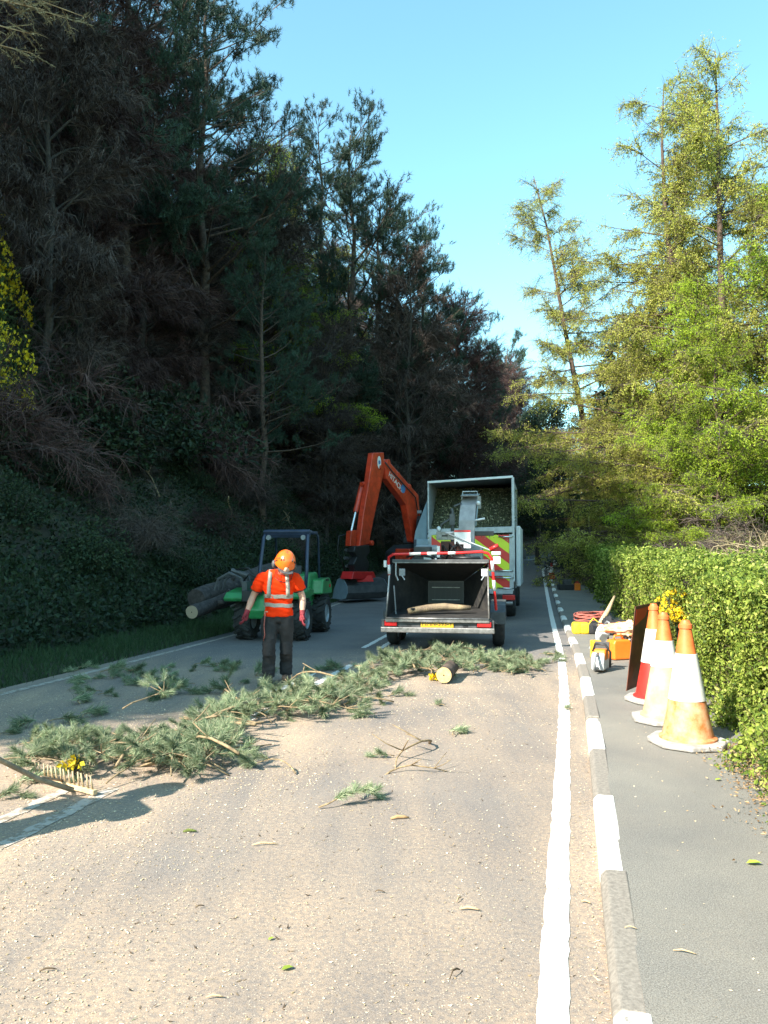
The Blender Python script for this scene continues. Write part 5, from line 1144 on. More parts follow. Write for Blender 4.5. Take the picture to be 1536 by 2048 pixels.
    # gloves: palm, four fingers, thumb, slightly curled
    for s_, w_, e_ in ((-1, wl_, el_), (1, wr_, er_)):
        d = (w_ - e_).normalized(); fwd = Vector((0, -1, 0)) if not rake else Vector((s_ * -.8, 0, -.6)); fwd = (fwd - d * fwd.dot(d)).normalized(); sd = d.cross(fwd) * s_
        g = MB(); pc = w_ + d * .055
        g.tube([w_ - d * .045, w_, w_ + d * .015], [.036, .034, .034], 12); g.tube([w_ + d * .01, w_ + d * .05, w_ + d * .095], [.030, .040, .036], 12, flat=.62)
        for i, (L_, o_) in enumerate(((.062, .030), (.072, .010), (.068, -.010), (.052, -.029))):
            b0 = w_ + d * .088 + fwd * o_; cur = sd * -1.0
            g.tube([b0 - d * .02, b0 + d * L_ * .45 + cur * .006, b0 + d * L_ * .82 + cur * .022, b0 + d * L_ + cur * .040], [.0125, .012, .011, .009], 8)
        g.tube([w_ + d * .025 + fwd * .022, w_ + d * .055 + fwd * .050 - sd * .012, w_ + d * .09 + fwd * .056 - sd * .024], [.015, .013, .010], 8)
        fuse(g, 'glove', M_['glove'], p, .0055, 2)
    # helmet, brim, ear defenders, visor
    Hh = HC + Vector((0, .005, .060)); RT = Euler((R(34), R(8), R(16))).to_matrix().to_4x4(); TM = Matrix.Translation(Hh) @ RT
    hm = MB(); prof = [(1.03, -.30), (1.06, -.22), (1.0, 0), (.95, .3), (.82, .6), (.62, .82), (.35, .96), (.02, 1.0)]
    vs = []; n = 28
    for r_, z_ in prof:
        for j in range(n):
            a = 2 * pi * j / n; vs.append((r_ * .126 * cos(a), r_ * .152 * sin(a), z_ * .138))
    fs = [(i * n + j, i * n + (j + 1) % n, (i + 1) * n + (j + 1) % n, (i + 1) * n + j) for i in range(len(prof) - 1) for j in range(n)]
    hm.add(vs, fs, 0, TM); hel = hm.build('helmet', M_['helmet'], p, smooth=True); m_ = hel.modifiers.new('t', 'SOLIDIFY'); m_.thickness = .006
    for (x, y, z, sx) in ((-.095, -.05, .055, .9), (-.075, -.085, .06, 1), (-.05, -.1, .072, 1), (.05, -.1, .072, 1), (.08, -.085, .05, 1), (-.10, -.02, .03, .8), (-.06, -.09, .095, .8)):
        v = Vector((x / .112, y / .14, z / .118)).normalized(); v = Vector((v.x * .1285, v.y * .1545, v.z * .1405)); MB().ball(TM @ v, .009 * sx, .005, .014, 8, 6).build('vent', M_['ink'], hel, smooth=True)
    br = MB(); br.prism([(-.10, -.10), (.10, -.10), (.085, -.185), (.04, -.215), (-.04, -.215), (-.085, -.185)], -.048, -.040, 'z', 0, TM); br.build('brim', M_['dark_grey'], hel, bevel=.003)
    for sg in (-1, 1):
        c_ = TM @ Vector((sg * .130, -.0, -.065)); MB().ball(c_, .030, .040, .052, 14, 8).build('ear_defender', M_['dark_grey'], hel, smooth=True)
        MB().tube([TM @ Vector((sg * .125, -.0, -.05)), TM @ Vector((sg * .128, -.02, .0)), TM @ Vector((sg * .122, -.05, .03))], .006, 6).build('ear_arm', M_['black_metal'], hel, smooth=True)
    vz = MB(); cols = 9; pts = []
    for z_, rr_ in ((-.055, .155), (-.10, .165), (-.145, .168), (-.185, .160)):
        for i in range(cols): a = R(-62 + 124 * i / (cols - 1)); pts.append(TM @ Vector((sin(a) * .125, -cos(a) * rr_ - .03, z_)))
    mesh_bars = MB()
    for r_ in range(4): mesh_bars.tube(pts[r_ * cols:(r_ + 1) * cols], .0035 if r_ in (0, 3) else .0012, 5)
    for i in range(0, cols): mesh_bars.tube([pts[r_ * cols + i] for r_ in range(4)], .0045 if i in (0, 8) else .0012, 5)
    mesh_bars.build('visor', M_['black_metal'], hel, smooth=True)
    MB().tube([TM @ Vector((-.1, -.04, -.12)), TM @ Vector((-.03, -.12, -.235)), HC + Vector((.0, -.10, -.20))], .0035, 5).build('chin_strap', M_['ink'], hel)
    return p
pq = G(556, 1366); pe = make_person(); pe.location = (pq.x + .0, pq.y, .0); pe.rotation_euler = (0, 0, R(6))
tag(pe, 'man in orange high visibility shirt and orange helmet walking forward with lowered head', 'person')
pr_ = make_person(True); pr_.location = (-3.02, 3.80, 0); pr_.rotation_euler = (0, 0, R(180 - 25)); tag(pr_, 'second worker just outside the left edge, holding the wooden rake', 'person')

# ------------------------------------------------------------------ the rake
E0 = G(188, 1584, .03); E1 = G(66, 1552, .03); mid = G(146, 1580, .05)
rk = empty('rake', mid); tag(rk, 'wooden rake lying teeth up at the left end of the branches', 'rake')
a, b = E0 - mid, E1 - mid; bd = (b - a); rot = bd.to_track_quat('X', 'Z').to_euler()
o = MB().box((0, 0, 0), (bd.length + .03, .035, .032)).build('head_bar', M_['wood'], rk, bevel=.004, loc=(a + b) / 2); o.rotation_euler = rot
th = MB().tube([(0, 0, 0), (0, 0, .10)], [.0075, .0055], 6).mesh('tooth', M_['wood'], True); n = 14; side = Vector((0, 0, 1)) + bd.cross(Vector((0, 0, 1))).normalized() * .1
for i in range(n):
    t = link_mesh('tooth', th, rk, a.lerp(b, .02 + i / n * .99) + Vector((0, 0, .01))); t.rotation_euler = (R(random.uniform(-4, 4)), R(random.uniform(-4, 4)) - .15, 0)
hand = Vector((-2.80, 4.20, 1.0)) - mid; mm = (G(0, 1520, .31) - mid)
MB().tube([(.0, 0, .0), mm * .5 + Vector((0, 0, -.02)), mm, mm.lerp(hand, .6), hand, hand * 1.12 + Vector((-.0, 0, .03))], .0175, 8).build('handle', M_['old_wood'], rk, smooth=True)
MB().tube([mm * .45, a.lerp(b, .5) + Vector((0, 0, .02))], .009, 6).build('brace', M_['old_wood'], rk, smooth=True)

# ------------------------------------------------------------------ cones, sign, tools on the pavement
PZ = .076
def cone(loc, rz, h, label, top='cone_orange', slv='sleeve', foot='dirty_glare_orange', base='cone_base', body='cone_orange', sleeve=(.42, .78), group=None, k=1.0, yellow=None):
    o = empty('traffic_cone', loc, rz); tag(o, label, 'traffic cone', group); bz = .045; hw = .29 * k
    c_ = .16 * hw / .29
    poly = [(-hw, -hw + c_), (-hw + c_, -hw), (hw - c_, -hw), (hw, -hw + c_), (hw, hw - c_), (hw - c_, hw), (-hw + c_, hw), (-hw, hw - c_)]
    MB().prism(poly, 0, bz, 'z').build('base', M_[base], o, bevel=.012)
    r0, r1 = .195 * k, .036 * k
    def rr(z): t = (z - bz) / (h - bz); return r0 * (1 - t) + r1 * t
    MB().lathe([(r0 + .03, bz), (r0 + .03, bz + .015), (r0 + .004, bz + .03), (rr(h * sleeve[0]), h * sleeve[0]), (rr(h * sleeve[0]) - .012, h * sleeve[0] + .002)], 36).build('foot', M_[foot], o, smooth='auto')
    MB().lathe([(rr(h * sleeve[0]) - .012, h * sleeve[0] - .004), (rr(h * sleeve[0]) + .005, h * sleeve[0]), (rr(h * sleeve[1]) + .005, h * sleeve[1]), (rr(h * sleeve[1]) - .01, h * sleeve[1] + .002)], 36).build('sleeve', M_[slv], o, smooth='auto')
    MB().lathe([(rr(h * sleeve[1]) - .012, h * sleeve[1] - .002), (rr(h * sleeve[1]), h * sleeve[1] + .002), (rr(h * .93), h * .93), (rr(h * .93) + .008, h * .935), (rr(h * .96) + .010, h * .965), (rr(h * .97), h * .975), (rr(h) - .005, h), (.02, h)], 36).build('top', M_[top], o, smooth='auto')
    if yellow: MB().lathe([(rr(h * yellow[0]) + .003, h * yellow[0]), (rr(h * yellow[1]) + .003, h * yellow[1])], 36, cap=False).build('stained_band', M_['sleeve_cream'], o, smooth=True)
    return o
CN = 'traffic cones standing on the pavement'
q = G(1376, 1487, PZ); cone((q.x, q.y, PZ), R(8), 1.0, 'nearest traffic cone with dirty orange foot, glare in its colour, on a grey base', group=CN, sleeve=(.36, .73))
q = G(1331, 1441, PZ); cone((q.x, q.y, PZ), R(-12), 1.0, 'middle traffic cone with cream stained lower half', foot='sleeve_cream', group=CN, sleeve=(.50, .74), yellow=(.50, .515))
q = G(1311, 1402, PZ); cone((q.x, q.y, PZ), R(14), 1.02, 'red and white traffic cone behind the brown sign plate', foot='cone_red', body='cone_red', top='cone_orange', group=CN, sleeve=(.40, .74))
q = G(1103, 1141); yy = 33.5; q = AT(1103, 1141, yy); cone((q.x, yy, roadz(33.5) + PZ), 0, .74, 'nearer of two small red cones by the shaded kerb', foot='cone_red', top='cone_red', k=.8, base='black_metal')
q = AT(1109, 1118, 41); cone((q.x + .02, 41, roadz(41) + .04), 0, .74, 'farther small cone where the road bends, mostly black and white', foot='black_metal', top='black_metal', k=.8, base='black_metal')
# brown plate hung on the third cone
c = [AT(1271, 1213, 8.55), AT(1321, 1203, 9.05), AT(1291, 1366, 8.90), AT(1253, 1382, 8.45)]
cc_ = sum(c, Vector()) / 4; sp = empty('sign_plate', cc_); tag(sp, 'dark brown metal plate tilted against the traffic cones', 'sign'); L_ = [p_ - cc_ for p_ in c]
nn_ = (L_[1] - L_[0]).cross(L_[3] - L_[0]).normalized()
mb = MB(); sheet(mb, L_, nn_, .006); mb.build('plate', M_['sign_brown'], sp)
u_, v_ = (L_[1] - L_[0]), (L_[3] - L_[0])
for eps in ((.0075 if nn_.dot(Vector((0, 0, CAM_H)) - cc_) > 0 else -.0035),):
    mb = MB(); sheet(mb, [L_[0] + u_ * .04 + v_ * .04 + nn_ * eps, L_[0] + u_ * .50 + v_ * .03 + nn_ * eps, L_[0] + u_ * .42 + v_ * .15 + nn_ * eps, L_[0] + u_ * .05 + v_ * .24 + nn_ * eps], nn_, .002); mb.build('red_patch', mat('flat red', (.45, .02, .012), .35), sp)  # flat red patch on the upper corner of the plate

def chainsaw(loc, rz, label, s=1.0):
    o = empty('chainsaw', loc, rz); o.scale = (s, s, s); tag(o, label, 'chainsaw')          # bar points to local +x
    MB().prism([(-.20, .02), (.06, .02), (.09, .09), (.07, .19), (-.02, .235), (-.17, .22), (-.22, .12)], -.075, .075, 'y').build('body', M_['white_panel'], o, bevel=.02)
    MB().prism([(-.16, .13), (.05, .13), (.05, .20), (-.02, .26), (-.13, .26), (-.17, .20)], -.082, .06, 'y').build('top_cover', M_['orange_plastic'], o, bevel=.02)
    MB().prism([(.0, .06), (.0, .12), (.5, .115), (.54, .09), (.5, .065)], .045, .052, 'y').build('guide_bar', M_['galv'], o, bevel=.002)
    MB().tube([(.02, .0485, .125), (.5, .0485, .12), (.55, .0485, .09), (.5, .0485, .06), (.02, .0485, .055)], .006, 5).build('chain', M_['dark_grey'], o)
    MB().tube([(-.02, -.105, .04), (-.04, -.115, .22), (-.05, -.06, .31), (-.05, .06, .31), (-.03, .09, .22)], .014, 8).build('front_handle', M_['black_metal'], o, smooth=True)
    MB().tube([(-.17, 0, .21), (-.30, 0, .20), (-.38, 0, .13), (-.34, 0, .05), (-.18, 0, .05)], .018, 8).build('rear_handle', M_['grey_plastic'], o, smooth=True)
    MB().prism([(.06, .22), (.085, .22), (.10, .32), (.08, .33)], -.08, .09, 'y').build('hand_guard', M_['black_metal'], o, bevel=.004)
    return o
q = G(1203, 1340, PZ); chainsaw((q.x, q.y, PZ), R(62), 'orange and white chainsaw standing nearest on the pavement, its bar pointing away', 1.12)
q = G(1204, 1302, PZ); s2 = chainsaw((q.x, q.y, PZ + .16), R(100), 'second orange and white chainsaw propped up behind the nearest one', .95); s2.rotation_euler = (R(10), R(35), R(100))
q = G(1239, 1318, PZ); fc = empty('fuel_can', (q.x, q.y, PZ), R(20)); tag(fc, 'orange fuel can standing behind the chainsaw', 'fuel can')
MB().prism([(-.16, 0), (.16, 0), (.165, .22), (.12, .29), (-.14, .29), (-.165, .24)], -.10, .10, 'y').build('body', M_['orange_plastic'], fc, bevel=.025, seg=3)
MB().tube([(-.10, 0, .28), (-.08, 0, .345), (.04, 0, .345), (.07, 0, .28)], .016, 8).build('handle', M_['orange_plastic'], fc, smooth=True)
MB().lathe([(.035, 0), (.035, .05), (.02, .06)], 14, Matrix.Translation((.12, 0, .27))).build('cap', M_['black_metal'], fc, smooth='auto')
q = G(1204, 1320, PZ); yb = empty('oil_can', (q.x, q.y + .25, PZ), R(5)); tag(yb, 'yellow oil can with a grey label between the chainsaws and the fuel can', 'oil can')
MB().prism([(-.09, 0), (.09, 0), (.09, .20), (.04, .26), (-.09, .26)], -.06, .06, 'y').build('body', mat('yellow plastic', (.75, .42, .03), .4), yb, bevel=.015)
MB().lathe([(.022, 0), (.022, .04)], 12, Matrix.Translation((.03, 0, .25))).build('cap', M_['grey_plastic'], yb)
MB().box((.02, -.0635, .12), (.11, .004, .16)).build('label', M_['grey_plastic'], yb)
q = G(1262, 1312, PZ); wc = empty('plastic_tub', (q.x, q.y, PZ)); tag(wc, 'pale grey plastic tub beside the orange fuel can', 'tub')
MB().lathe([(.12, 0), (.14, .22), (.15, .225), (.15, .24), (.13, .24), (.12, .02)], 20).build('tub', M_['white_panel'], wc, smooth='auto'); MB().tube([(-.14, 0, .22), (-.1, -.12, .14), (.1, -.12, .14), (.14, 0, .22)], .006, 6).build('handle', M_['galv'], wc)
from mathutils.noise import noise as pn3
def cloth(name, loc, rx_, ry_, rz_, m, label, cat, seed, k=3.2, amp=.4, n=26):
    o = MB().ball((0, 0, 0), 1, 1, 1, n * 2, n)
    for v in o.v:
        d = v.normalized(); f = 1 + amp * pn3(d * k * .7 + Vector((seed, 0, 0))) + .16 * pn3(d * k * 3 + Vector((seed, 3, 0))); v.x = d.x * rx_ * f; v.y = d.y * ry_ * f; v.z = max(-rz_ * .6, d.z * rz_ * f)
    ob_ = o.build(name, M_[m], None, smooth=True, loc=loc); tag(ob_, label, cat); return ob_
q = G(1240, 1318, PZ); cloth('jacket', (q.x + .03, q.y + .1, .50), .27, .15, .085, 'jacket', 'crumpled pale and orange jacket thrown over the fuel cans', 'jacket', 3)
q = G(1262, 1312, PZ); cloth('jacket', (q.x + .06, q.y + .3, .42), .16, .2, .15, 'jacket', 'pale cloth heaped behind the brown sign plate', 'cloth', 8)
q = G(1186, 1254, .2); kb = empty('kit_bag', (q.x, q.y, PZ + .10), R(-8)); tag(kb, 'yellow and black kit bag nearest the kerb', 'bag')
def soft(b, n, m, par, sd, a=.10):
    o_ = b.build(n, M_[m], par, smooth=True); md = o_.modifiers.new('s', 'BEVEL'); md.width = .05; md.segments = 4; return o_
soft(MB().box((-.18, 0, 0), (.22, .26, .22)), 'end_panel', 'yellow_bag', kb, 1); soft(MB().box((-.31, 0, 0), (.18, .27, .23)), 'end_panel', 'yellow_bag', kb, 1); soft(MB().box((.10, 0, .0), (.42, .27, .22)), 'middle', 'black_bag', kb, 1)
MB().tube([(-.1, -.12, .08), (0, -.05, .20), (.12, -.1, .1)], .012, 6).build('strap', M_['yellow_bag'], kb, smooth=True)
q = G(1236, 1246, .3); kb2 = empty('kit_bag', (q.x, q.y, PZ + .14), R(-22)); tag(kb2, 'black and yellow bag lying against the hedge foot', 'bag')
soft(MB().box((0, 0, 0), (.46, .3, .28)), 'middle', 'black_bag', kb2, 1); soft(MB().box((.24, 0, -.01), (.2, .3, .27)), 'end_panel', 'yellow_bag', kb2, 1); MB().tube([(-.25, -.16, -.03), (-.05, -.18, .08), (.15, -.17, .1), (.33, -.16, -.02)], .03, 8).build('strap', M_['yellow_bag'], kb2, smooth=True)
q = G(1211, 1240, .45); cloth('climbing_harness', (q.x, q.y - .2, .33), .12, .12, .18, 'black_bag', 'black climbing harness heaped between the two kit bags', 'harness', 5)
q = G(1180, 1240, .25); rc = empty('rope_coil', (q.x, q.y, .26)); tag(rc, 'pink and red rope coiled on top of the kit', 'rope'); mb = MB()
pts = [];
for i in range(170): a = i * .32; r_ = .22 + .035 * sin(i * .21); pts.append((cos(a) * r_ * 1.3, sin(a) * r_ * .8, .02 + .05 * sin(i * .37) + .0006 * i))
mb.tube(pts, .013, 6); mb.build('rope', M_['rope'], rc, smooth=True)
a_ = AT(1198, 1240, 14.6); b_ = AT(1229, 1193, 15.2); st = empty('wooden_stake', a_); tag(st, 'pale bare wooden stick slanting up from the kit bags', 'stick'); MB().tube([(0, 0, -.1), (b_ - a_) * .5 + Vector((.03, 0, -.03)), b_ - a_], [.05, .045, .025], 8).build('stick', M_['wood'], st, smooth=True)
yy = 27.5; q = AT(1154, 1168, yy); fr = empty('fuel_can', (q.x, yy, roadz(27.7) + PZ)); tag(fr, 'small red fuel can in the shade of the hedge', 'fuel can'); MB().box((0, 0, .14), (.20, .28, .28)).build('body', M_['orange_plastic'], fr, bevel=.03); MB().tube([(-.06, 0, .28), (0, 0, .34), (.06, 0, .28)], .018, 6).build('handle', M_['red'], fr)
q = AT(1134, 1168, yy); bm_ = empty('generator', (q.x, yy + .2, roadz(27.7) + PZ)); tag(bm_, 'low black machine with an engine on the shaded pavement', 'machine')
MB().box((0, 0, .13), (.55, .4, .2)).build('body', M_['black_metal'], bm_, bevel=.03); MB().box((.05, 0, .30), (.28, .28, .18)).build('engine', M_['dark_grey'], bm_, bevel=.03); MB().tube([(-.26, -.18, .2), (-.26, -.18, .42), (.26, -.18, .42), (.26, -.18, .2)], .015, 6).build('frame', M_['black_metal'], bm_, smooth=True)
for x in (-.2, .2): MB().tube([(x, -.22, .06), (x, -.16, .06)], .06, 12).build('wheel', M_['tyre'], bm_)

# ------------------------------------------------------------------ cut branches
def tuft(p, d, n, L_, parts, wd=.0045):
    p = Vector(p); d = Vector(d).normalized(); pp = np.array([p] * n) - np.array([d]) * RN.uniform(0, .17, (n, 1)); dd = unit(np.array([d]) * .85 + rnd(n) * .36)
    parts.append((*ribbons(pp, dd, L_ * RN.uniform(.75, 1.15, n), wd, .08), 1))
def pine_branch(L_, nt, seed, arch=.07, thick=.011, bare=False):
    random.seed(seed); o = empty('pine_branch'); pts = []; x = 0
    for i in range(8): t = i / 7; pts.append(Vector((L_ * (t - .5), .10 * L_ * sin(t * 5 + seed), .02 + arch * sin(pi * t) + random.uniform(0, .02))))
    mb = MB(); mb.tube(pts, [thick * (1 - .6 * i / 7) for i in range(8)], 7); parts = []
    tips = [(pts[-1], pts[-1] - pts[-2])]
    for i in range(nt - 1):
        k = random.randint(2, 6); a = random.uniform(-1.25, 1.25); d = (pts[k + 1] - pts[k]).normalized(); d = Matrix.Rotation(a, 3, 'Z') @ d; d.z = random.uniform(-.05, .5); l = random.uniform(.12, .34) * L_
        p1 = pts[k] + d * l * .5 + Vector((0, 0, .02)); p2 = p1 + (d + Vector((0, 0, .35 * random.random()))).normalized() * l * .5; p2.z = max(p2.z, .03); mb.tube([pts[k], p1, p2], [thick * .5, thick * .42, thick * .3], 6); tips.append((p2, p2 - p1))
    mb.build('stem', M_['cut_stem'], o, smooth=True)
    if not bare:
        for p_, d_ in tips: tuft(p_, d_, 150, .115, parts, .0058)
        V_, F_, _ = parts[0]; link_mesh('needles', arr_mesh('needles', [(a, b, 0) for a, b, c in parts], M_['cut_needle']), o)
    return o
PB = [pine_branch(1.05, 9, 21, .05), pine_branch(.85, 8, 22, .11), pine_branch(1.25, 10, 23, .08), pine_branch(.95, 7, 1), pine_branch(1.2, 8, 2, .12), pine_branch(.7, 6, 3, .10), pine_branch(.8, 7, 4, .09), pine_branch(.42, 3, 5, .03, .008), pine_branch(.30, 2, 6, .02, .007)]
BB = [pine_branch(1.1, 4, 12, .18, .018, True), pine_branch(.9, 5, 13, .10, .013, True), pine_branch(1.3, 3, 14, .06, .022, True)]
random.seed(21)
KID.clear()
for c in bpy.data.objects:
    if c.parent: KID.setdefault(c.parent.name, []).append(c)
def lay(pr, px, py, label, rz, sc=1.0, z=0.0, cat='branch', group=None, tilt=0.0, jx=0, jy=0):
    q = G(px, py, 0); o = place(USED, pr, q.x + jx, q.y + jy, sc, rz, label, cat, group, z=z); o.rotation_euler = (random.uniform(-1, 1) * tilt, random.uniform(-1, 1) * tilt, rz); return o
line = [(70, 1545), (150, 1545), (240, 1540), (330, 1545), (400, 1540), (430, 1500), (440, 1450), (520, 1432), (600, 1415), (690, 1405), (760, 1362), (830, 1345), (900, 1342), (960, 1335), (1020, 1340), (1070, 1335)]
GP = 'cut pine branches in the row across the road'
def rowzone(l, t, up):
    w = ('behind the rake', 'right of the rake', 'under the upright sprig', 'where the row narrows', 'below the walking man', 'right of the walking man', 'below the loader wheels', 'left of the cut log', 'around the cut log', 'under the chipper plate', 'under the right tail light', 'at the thin right end')[min(11, int(t * 12))]
    return l + ' in the row of cuttings, ' + ('front edge ' if up < .33 else 'middle ' if up < .67 else 'back edge ') + w
def onl(t):
    f = t * (len(line) - 1); i = min(int(f), len(line) - 2); a, b = line[i], line[i + 1]; return (a[0] + (b[0] - a[0]) * (f - i), a[1] + (b[1] - a[1]) * (f - i))
for i in range(150):
    t = (i + random.random()) / 150; x, y = onl(t); up = random.random(); y += 14 - up * (66 if t < .38 else 34 if t < .62 else 48) * (1 if t < .86 else .5); y += 8 * (.4 < t < .62)
    sc = random.uniform(.5, .8) * (.85 if t < .5 else 1.05) * (.7 if t > .9 else 1)
    lay(random.choice(PB[:7]), x, y, rowzone('green pine branch', t, up), random.uniform(0, 6.28), sc, random.uniform(0, .10) * (1 - t * .5), group=GP, tilt=.2)
for i in range(22):
    t = (i + random.random()) / 22 * .85 + .06; x, y = onl(t)
    lay(random.choice(BB), x, y - random.uniform(-5, 30), rowzone('bare cut limb', t, .5), random.uniform(0, 6.28), random.uniform(.4, .8), random.uniform(.02, .12), group='bare limbs in the row of cuttings', tilt=.3)
lay(PB[4], 300, 1470, 'pine branch standing upright above the left end of the row', R(80), .62, .28); bpy.context.scene.objects[-1] if False else None
o = lay(PB[7], 466, 1385, 'small pine sprig sticking straight up beside the walking man', 0, .85, .12); o.rotation_euler = (0, R(-85), R(30))
lay(PB[5], 545, 1542, 'pine branch lying alone in the sun, detached from the left end of the row', R(150), .62, .0)
lay(PB[6], 700, 1608, 'lone pine branch nearest the viewer on the sawdust', R(20), .55, .0)
lay(PB[8], 915, 1470, 'small pine sprig left of the long white line', R(60), .75, .0)
lay(PB[7], 762, 1516, 'small sprig with a curved bare tail on the sawdust', R(170), .5, .0)
lay(PB[8], 880, 1412, 'tiny pine sprig near the middle of the sunlit road', R(120), .6, .0)
lay(PB[8], 1135, 1421, 'tiny pine sprig lying on the right white line', R(100), .5, .005)
lay(PB[7], 798, 1394, 'low sprig just in front of the row', R(20), .7, .0); lay(PB[8], 735, 1435, 'sprig below the middle of the row of cuttings', R(220), .8, .0)
lay(PB[7], 20, 1600, 'pale sprig at the left edge in front of the rake', R(20), .6, .0); lay(PB[8], 60, 1570, 'small sprig under the rake handle', R(80), .8, .0)
lay(BB[1], 830, 1510, 'bare zigzag branch lying alone on the sunlit road', R(255), .9, -.02); lay(BB[1], 835, 1545, 'bare twig beside the zigzag branch', R(20), .6, -.03)
lay(BB[2], 480, 1500, 'straight dark stick at the edge of the sawdust', R(35), .45, -.01)
rr = random.Random(77)
for i in range(22):
    s2 = rr.uniform(11, 42); o2 = rr.uniform(-15, -5.6); c_, a_ = centre(s2); x = c_.x + cos(a_) * o2; y = c_.y - sin(a_) * o2
    o = place(USED, rr.choice(BB), x, y, rr.uniform(.8, 1.6), rr.uniform(0, 6.28), zoned('fallen bare branch', x, y), 'branch', 'fallen branches on the bank', z=gz(x, y) + rr.uniform(.3, .9)); o.rotation_euler = (rr.uniform(-.4, .4), rr.uniform(-1.0, 1.0), rr.uniform(0, 6.28))
rr = random.Random(31); GS = 'scattered sprigs on the shaded road'
for i in range(46):
    px = rr.uniform(10, 560); py = 1500 - (px / 560) * 150 - rr.uniform(10, 150)
    if py < 1330: py = rr.uniform(1330, 1400)
    lay(rr.choice(PB[7:]), px, py, 'dark pine sprig on the shaded road, ' + ('near the left edge' if px < 140 else 'above the row of cuttings' if px < 300 else 'left of the walking man' if px < 480 else 'behind the walking man') + (', closest to the verge' if py < 1370 else ', midway' if py < 1430 else ', closest to the cuttings'), rr.uniform(0, 6), rr.uniform(.5, 1.1), 0, group=GS)
for i in range(12): lay(rr.choice(PB[7:]), rr.uniform(600, 740), rr.uniform(1335, 1375), 'dark pine sprig scattered behind the row of cuttings', rr.uniform(0, 6), rr.uniform(.5, 1.0), 0, group='sprigs behind the row')
for i in range(14): lay(rr.choice(PB[7:]), rr.uniform(960, 1120), rr.uniform(1308, 1350), 'pale pine sprig at the thin right end of the row', rr.uniform(0, 6), rr.uniform(.6, 1.1), 0, group='sprigs at the right end of the row')
q = G(888, 1352, .10); lg = empty('log', (q.x, q.y, .11)); tag(lg, 'short pine log in the cuttings, its round yellow cut end facing the viewer', 'log'); lg.rotation_euler = (0, 0, R(-14))
MB().tube([(0, 0, 0), (0, .7, .02)], [.098, .09], 18, cap=False).build('bark', M_['bark_pine'], lg, smooth=True); MB().lathe([(.098, 0), (.096, .01), (.01, .012)], 20, Matrix.Rotation(R(90), 4, 'X'), cap=False).build('cut_end', mat('fresh cut pine', (.50, .36, .17), .8, var=.3, scale=24, bump=.2), lg)
fl = bush(.075, 60, .03, 'gorse', 'gorse_sprig', 14, True, .5); q = G(152, 1528, .12); fl.location = (q.x, q.y, .12); tag(fl, 'sprig of yellow gorse flowers lying in the left end of the cuttings', 'gorse sprig')
fl = bush(.09, 60, .03, 'gorse', 'gorse_sprig', 20, True, .4); q = G(872, 1358, .02); fl.location = (q.x, q.y, .02); tag(fl, 'yellow gorse flowers lying by the cut log', 'gorse sprig')
mb = MB(); 
# loose pieces on the road that can be picked out one by one
def piece(px, py, L_, wd, m, label, name='wood_chip', cat='wood chip', z=.006, rz=0.0, bend=.05, hgt=.008):
    q = G(px, py, z); L_ *= .72; o = MB().tube([(-L_ / 2, 0, 0), (-L_ * .15, bend * L_ * .5, hgt), (L_ * .2, bend * L_ * .3, hgt * .7), (L_ / 2, 0, 0)], [wd * .35, wd * .6, wd * .5, wd * .2], 6, flat=.45).build(name, M_[m], None, smooth=True, loc=(q.x, q.y, z + .003)); o.rotation_euler = (R(90) * 0, 0, rz); return tag(o, label, cat)
piece(910, 1950, .11, .009, 'dark_chip', 'dark curved bark strip close to the viewer', 'bark_strip', 'bark strip', rz=R(55), hgt=.02)
piece(430, 1996, .09, .008, 'wood', 'pale straight splinter at the bottom of the photograph', rz=R(2), bend=.02)
piece(530, 1690, .20, .010, 'wood', 'long pale splinter on the sawdust', rz=R(5), bend=.1)
piece(940, 1820, .13, .012, 'wood', 'pale flat chip with a greenish tip right of centre', rz=R(-8))
piece(918, 1800, .08, .010, 'wood', 'pale upright chip beside the flat one', rz=R(60))
piece(1172, 1806, .06, .009, 'wood', 'pale pointed chip between the white line and the kerb', rz=R(-30))
piece(1370, 1906, .12, .006, 'wood', 'straight pale twig on the pavement', 'twig', 'twig', z=.074, rz=R(-22), bend=.0)
piece(1262, 1858, .07, .005, 'wood', 'thin pale twig on the kerb top', 'twig', 'twig', z=.076, rz=R(-16), bend=.1)
piece(380, 1664, .11, .016, 'moss', 'patch of green moss on the sawdust', 'moss', 'moss', rz=R(5))
piece(760, 1785, .07, .006, 'dark_chip', 'small dark bark flake right of the middle', 'bark_flake', 'bark flake', rz=R(-10)); piece(400, 1815, .06, .006, 'dark_chip', 'small dark twig left of the middle', 'twig', 'twig', rz=R(30))
piece(96, 1942, .09, .007, 'dark_chip', 'dark twig low on the left', 'twig', 'twig', rz=R(15)); piece(800, 1637, .16, .02, 'litter', 'small heap of red brown needles on the road', 'needle_heap', 'pine needles', rz=R(10))
def leafpc(px, py, L_, rz, m, label, z=.006):
    q = G(px, py, z); V_, F_ = leaves6(np.array([[0, 0, 0.]]), np.array([[1., 0, .08]]), L_, L_ * .55, np.array([[0, 1., 0]])); o = link_mesh('leaf', arr_mesh('leaf', [(V_, F_, 0)], M_[m]), None, (q.x, q.y, z)); o.rotation_euler = (0, 0, rz); tag(o, label, 'leaf')
leafpc(1492, 1726, .075, R(-10), 'hedge_leaf', 'green leaf lying on the pavement at the right', .080); leafpc(1430, 1560, .05, R(10), 'hedge_leaf', 'pale green leaf on the pavement just before the nearest cone', .080)
leafpc(1415, 1519, .04, R(0), 'hedge_leaf', 'bright leaf lying on the base of the nearest cone', .126); leafpc(562, 1940, .05, R(20), 'hedge_leaf', 'green leaf low in the middle of the road'); leafpc(536, 1880, .03, R(40), 'hedge_leaf', 'tiny green leaf on the sawdust')
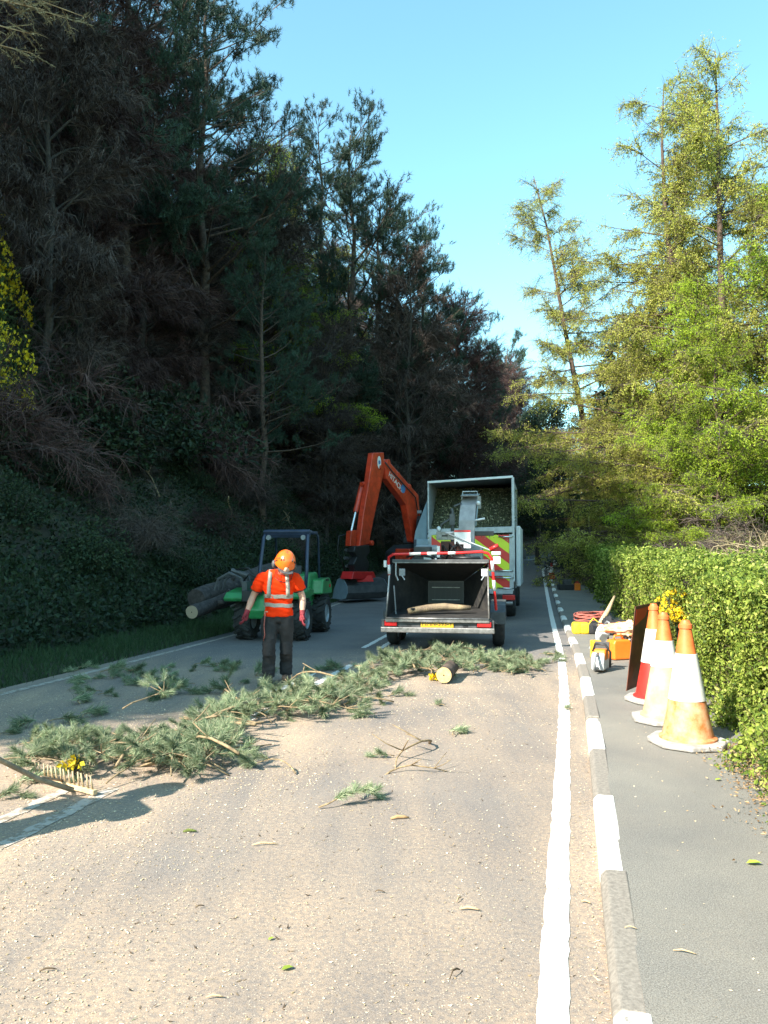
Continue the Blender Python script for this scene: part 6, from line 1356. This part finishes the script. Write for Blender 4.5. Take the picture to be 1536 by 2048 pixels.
# chips and crumbs: one spread over the road
def scatter(n, m, L0, L1, name, label, dens, zoff=0.0, flat=.55, up=.10):
    x = RN.uniform(-6.2, 4.0, n * 4); y = 2.0 + 12.5 * RN.random(n * 4) ** 1.5; keep = (RN.random(n * 4) < dens(x, y)); x, y = x[keep][:n], y[keep][:n]
    _, of = soff(x, y); ok = (of > -3.3) & (of < 3.44) & (np.abs(x) < y * .56 + .4); x, y = x[ok], y[ok]; k = len(x)
    d = rnd(k); d[:, 2] *= up; s_ = np.cross(unit(d), np.array([[0, 0, 1.0]])); s_ = unit(s_ + rnd(k) * .2); L_ = L0 + (L1 - L0) * RN.random(k) ** 2.2
    p = np.stack([x, y, np.full(k, .005 + zoff)], 1)
    tag(link_mesh(name, arr_mesh(name, [(*leaves(p, unit(d), L_, L_ * flat, .18, s_), 0)], m)), label, 'wood chips', kind='stuff')
def D1(x, y): o = x - .217 * y + 3.1; band = np.exp(-((y - (8.3 + .75 * (x + .6))) / 1.6) ** 2); return np.clip(.22 + .5 * (o < 0) * (y < 9) + .35 * (y < 6) * (o < 1.4) + .75 * band + .3 * np.exp(-((o - .2) / .5) ** 2), 0, 1) * (.55 + .45 * wob(x, y, 1.6, 1)) * np.where(y > 12.5, .25, 1) + .22 * (o > 3.25)
scatter(85000, M_['chip'], .005, .019, 'wood_chips', 'pale wood chips and sawdust strewn over the road', D1)
scatter(5200, M_['chip'], .015, .05, 'splinters', 'long pale splinters strewn over the road', D1, .002, .16)
scatter(5200, M_['dark_chip'], .008, .045, 'bark_crumbs', 'dark bark crumbs strewn over the road', lambda x, y: np.full(len(x), .6), .001, .25)
scatter(3500, M_['cut_needle'], .03, .10, 'loose_needles', 'loose pine needles strewn over the road', lambda x, y: np.clip(.06 + np.exp(-((y - (9.0 + .75 * (x + .6))) / 1.6) ** 2), 0, 1), .003, .05)
n = 700; x = RN.uniform(.9, 4.6, n); y = RN.uniform(2.2, 10, n); _, of = soff(x, y); ok = (of > 3.6) & (of < 4.7); x, y = x[ok], y[ok]; k = len(x); d = rnd(k); d[:, 2] *= .1
tag(link_mesh('pavement_crumbs', arr_mesh('pavement_crumbs', [(*leaves(np.stack([x, y, np.full(k, .074)], 1), unit(d), RN.uniform(.004, .016, k), .006), 0)], M_['chip'])), 'few pale crumbs of wood on the pavement', 'wood chips', kind='stuff')
for o in list(bpy.data.objects):                                      # prototypes that were never placed
    pass
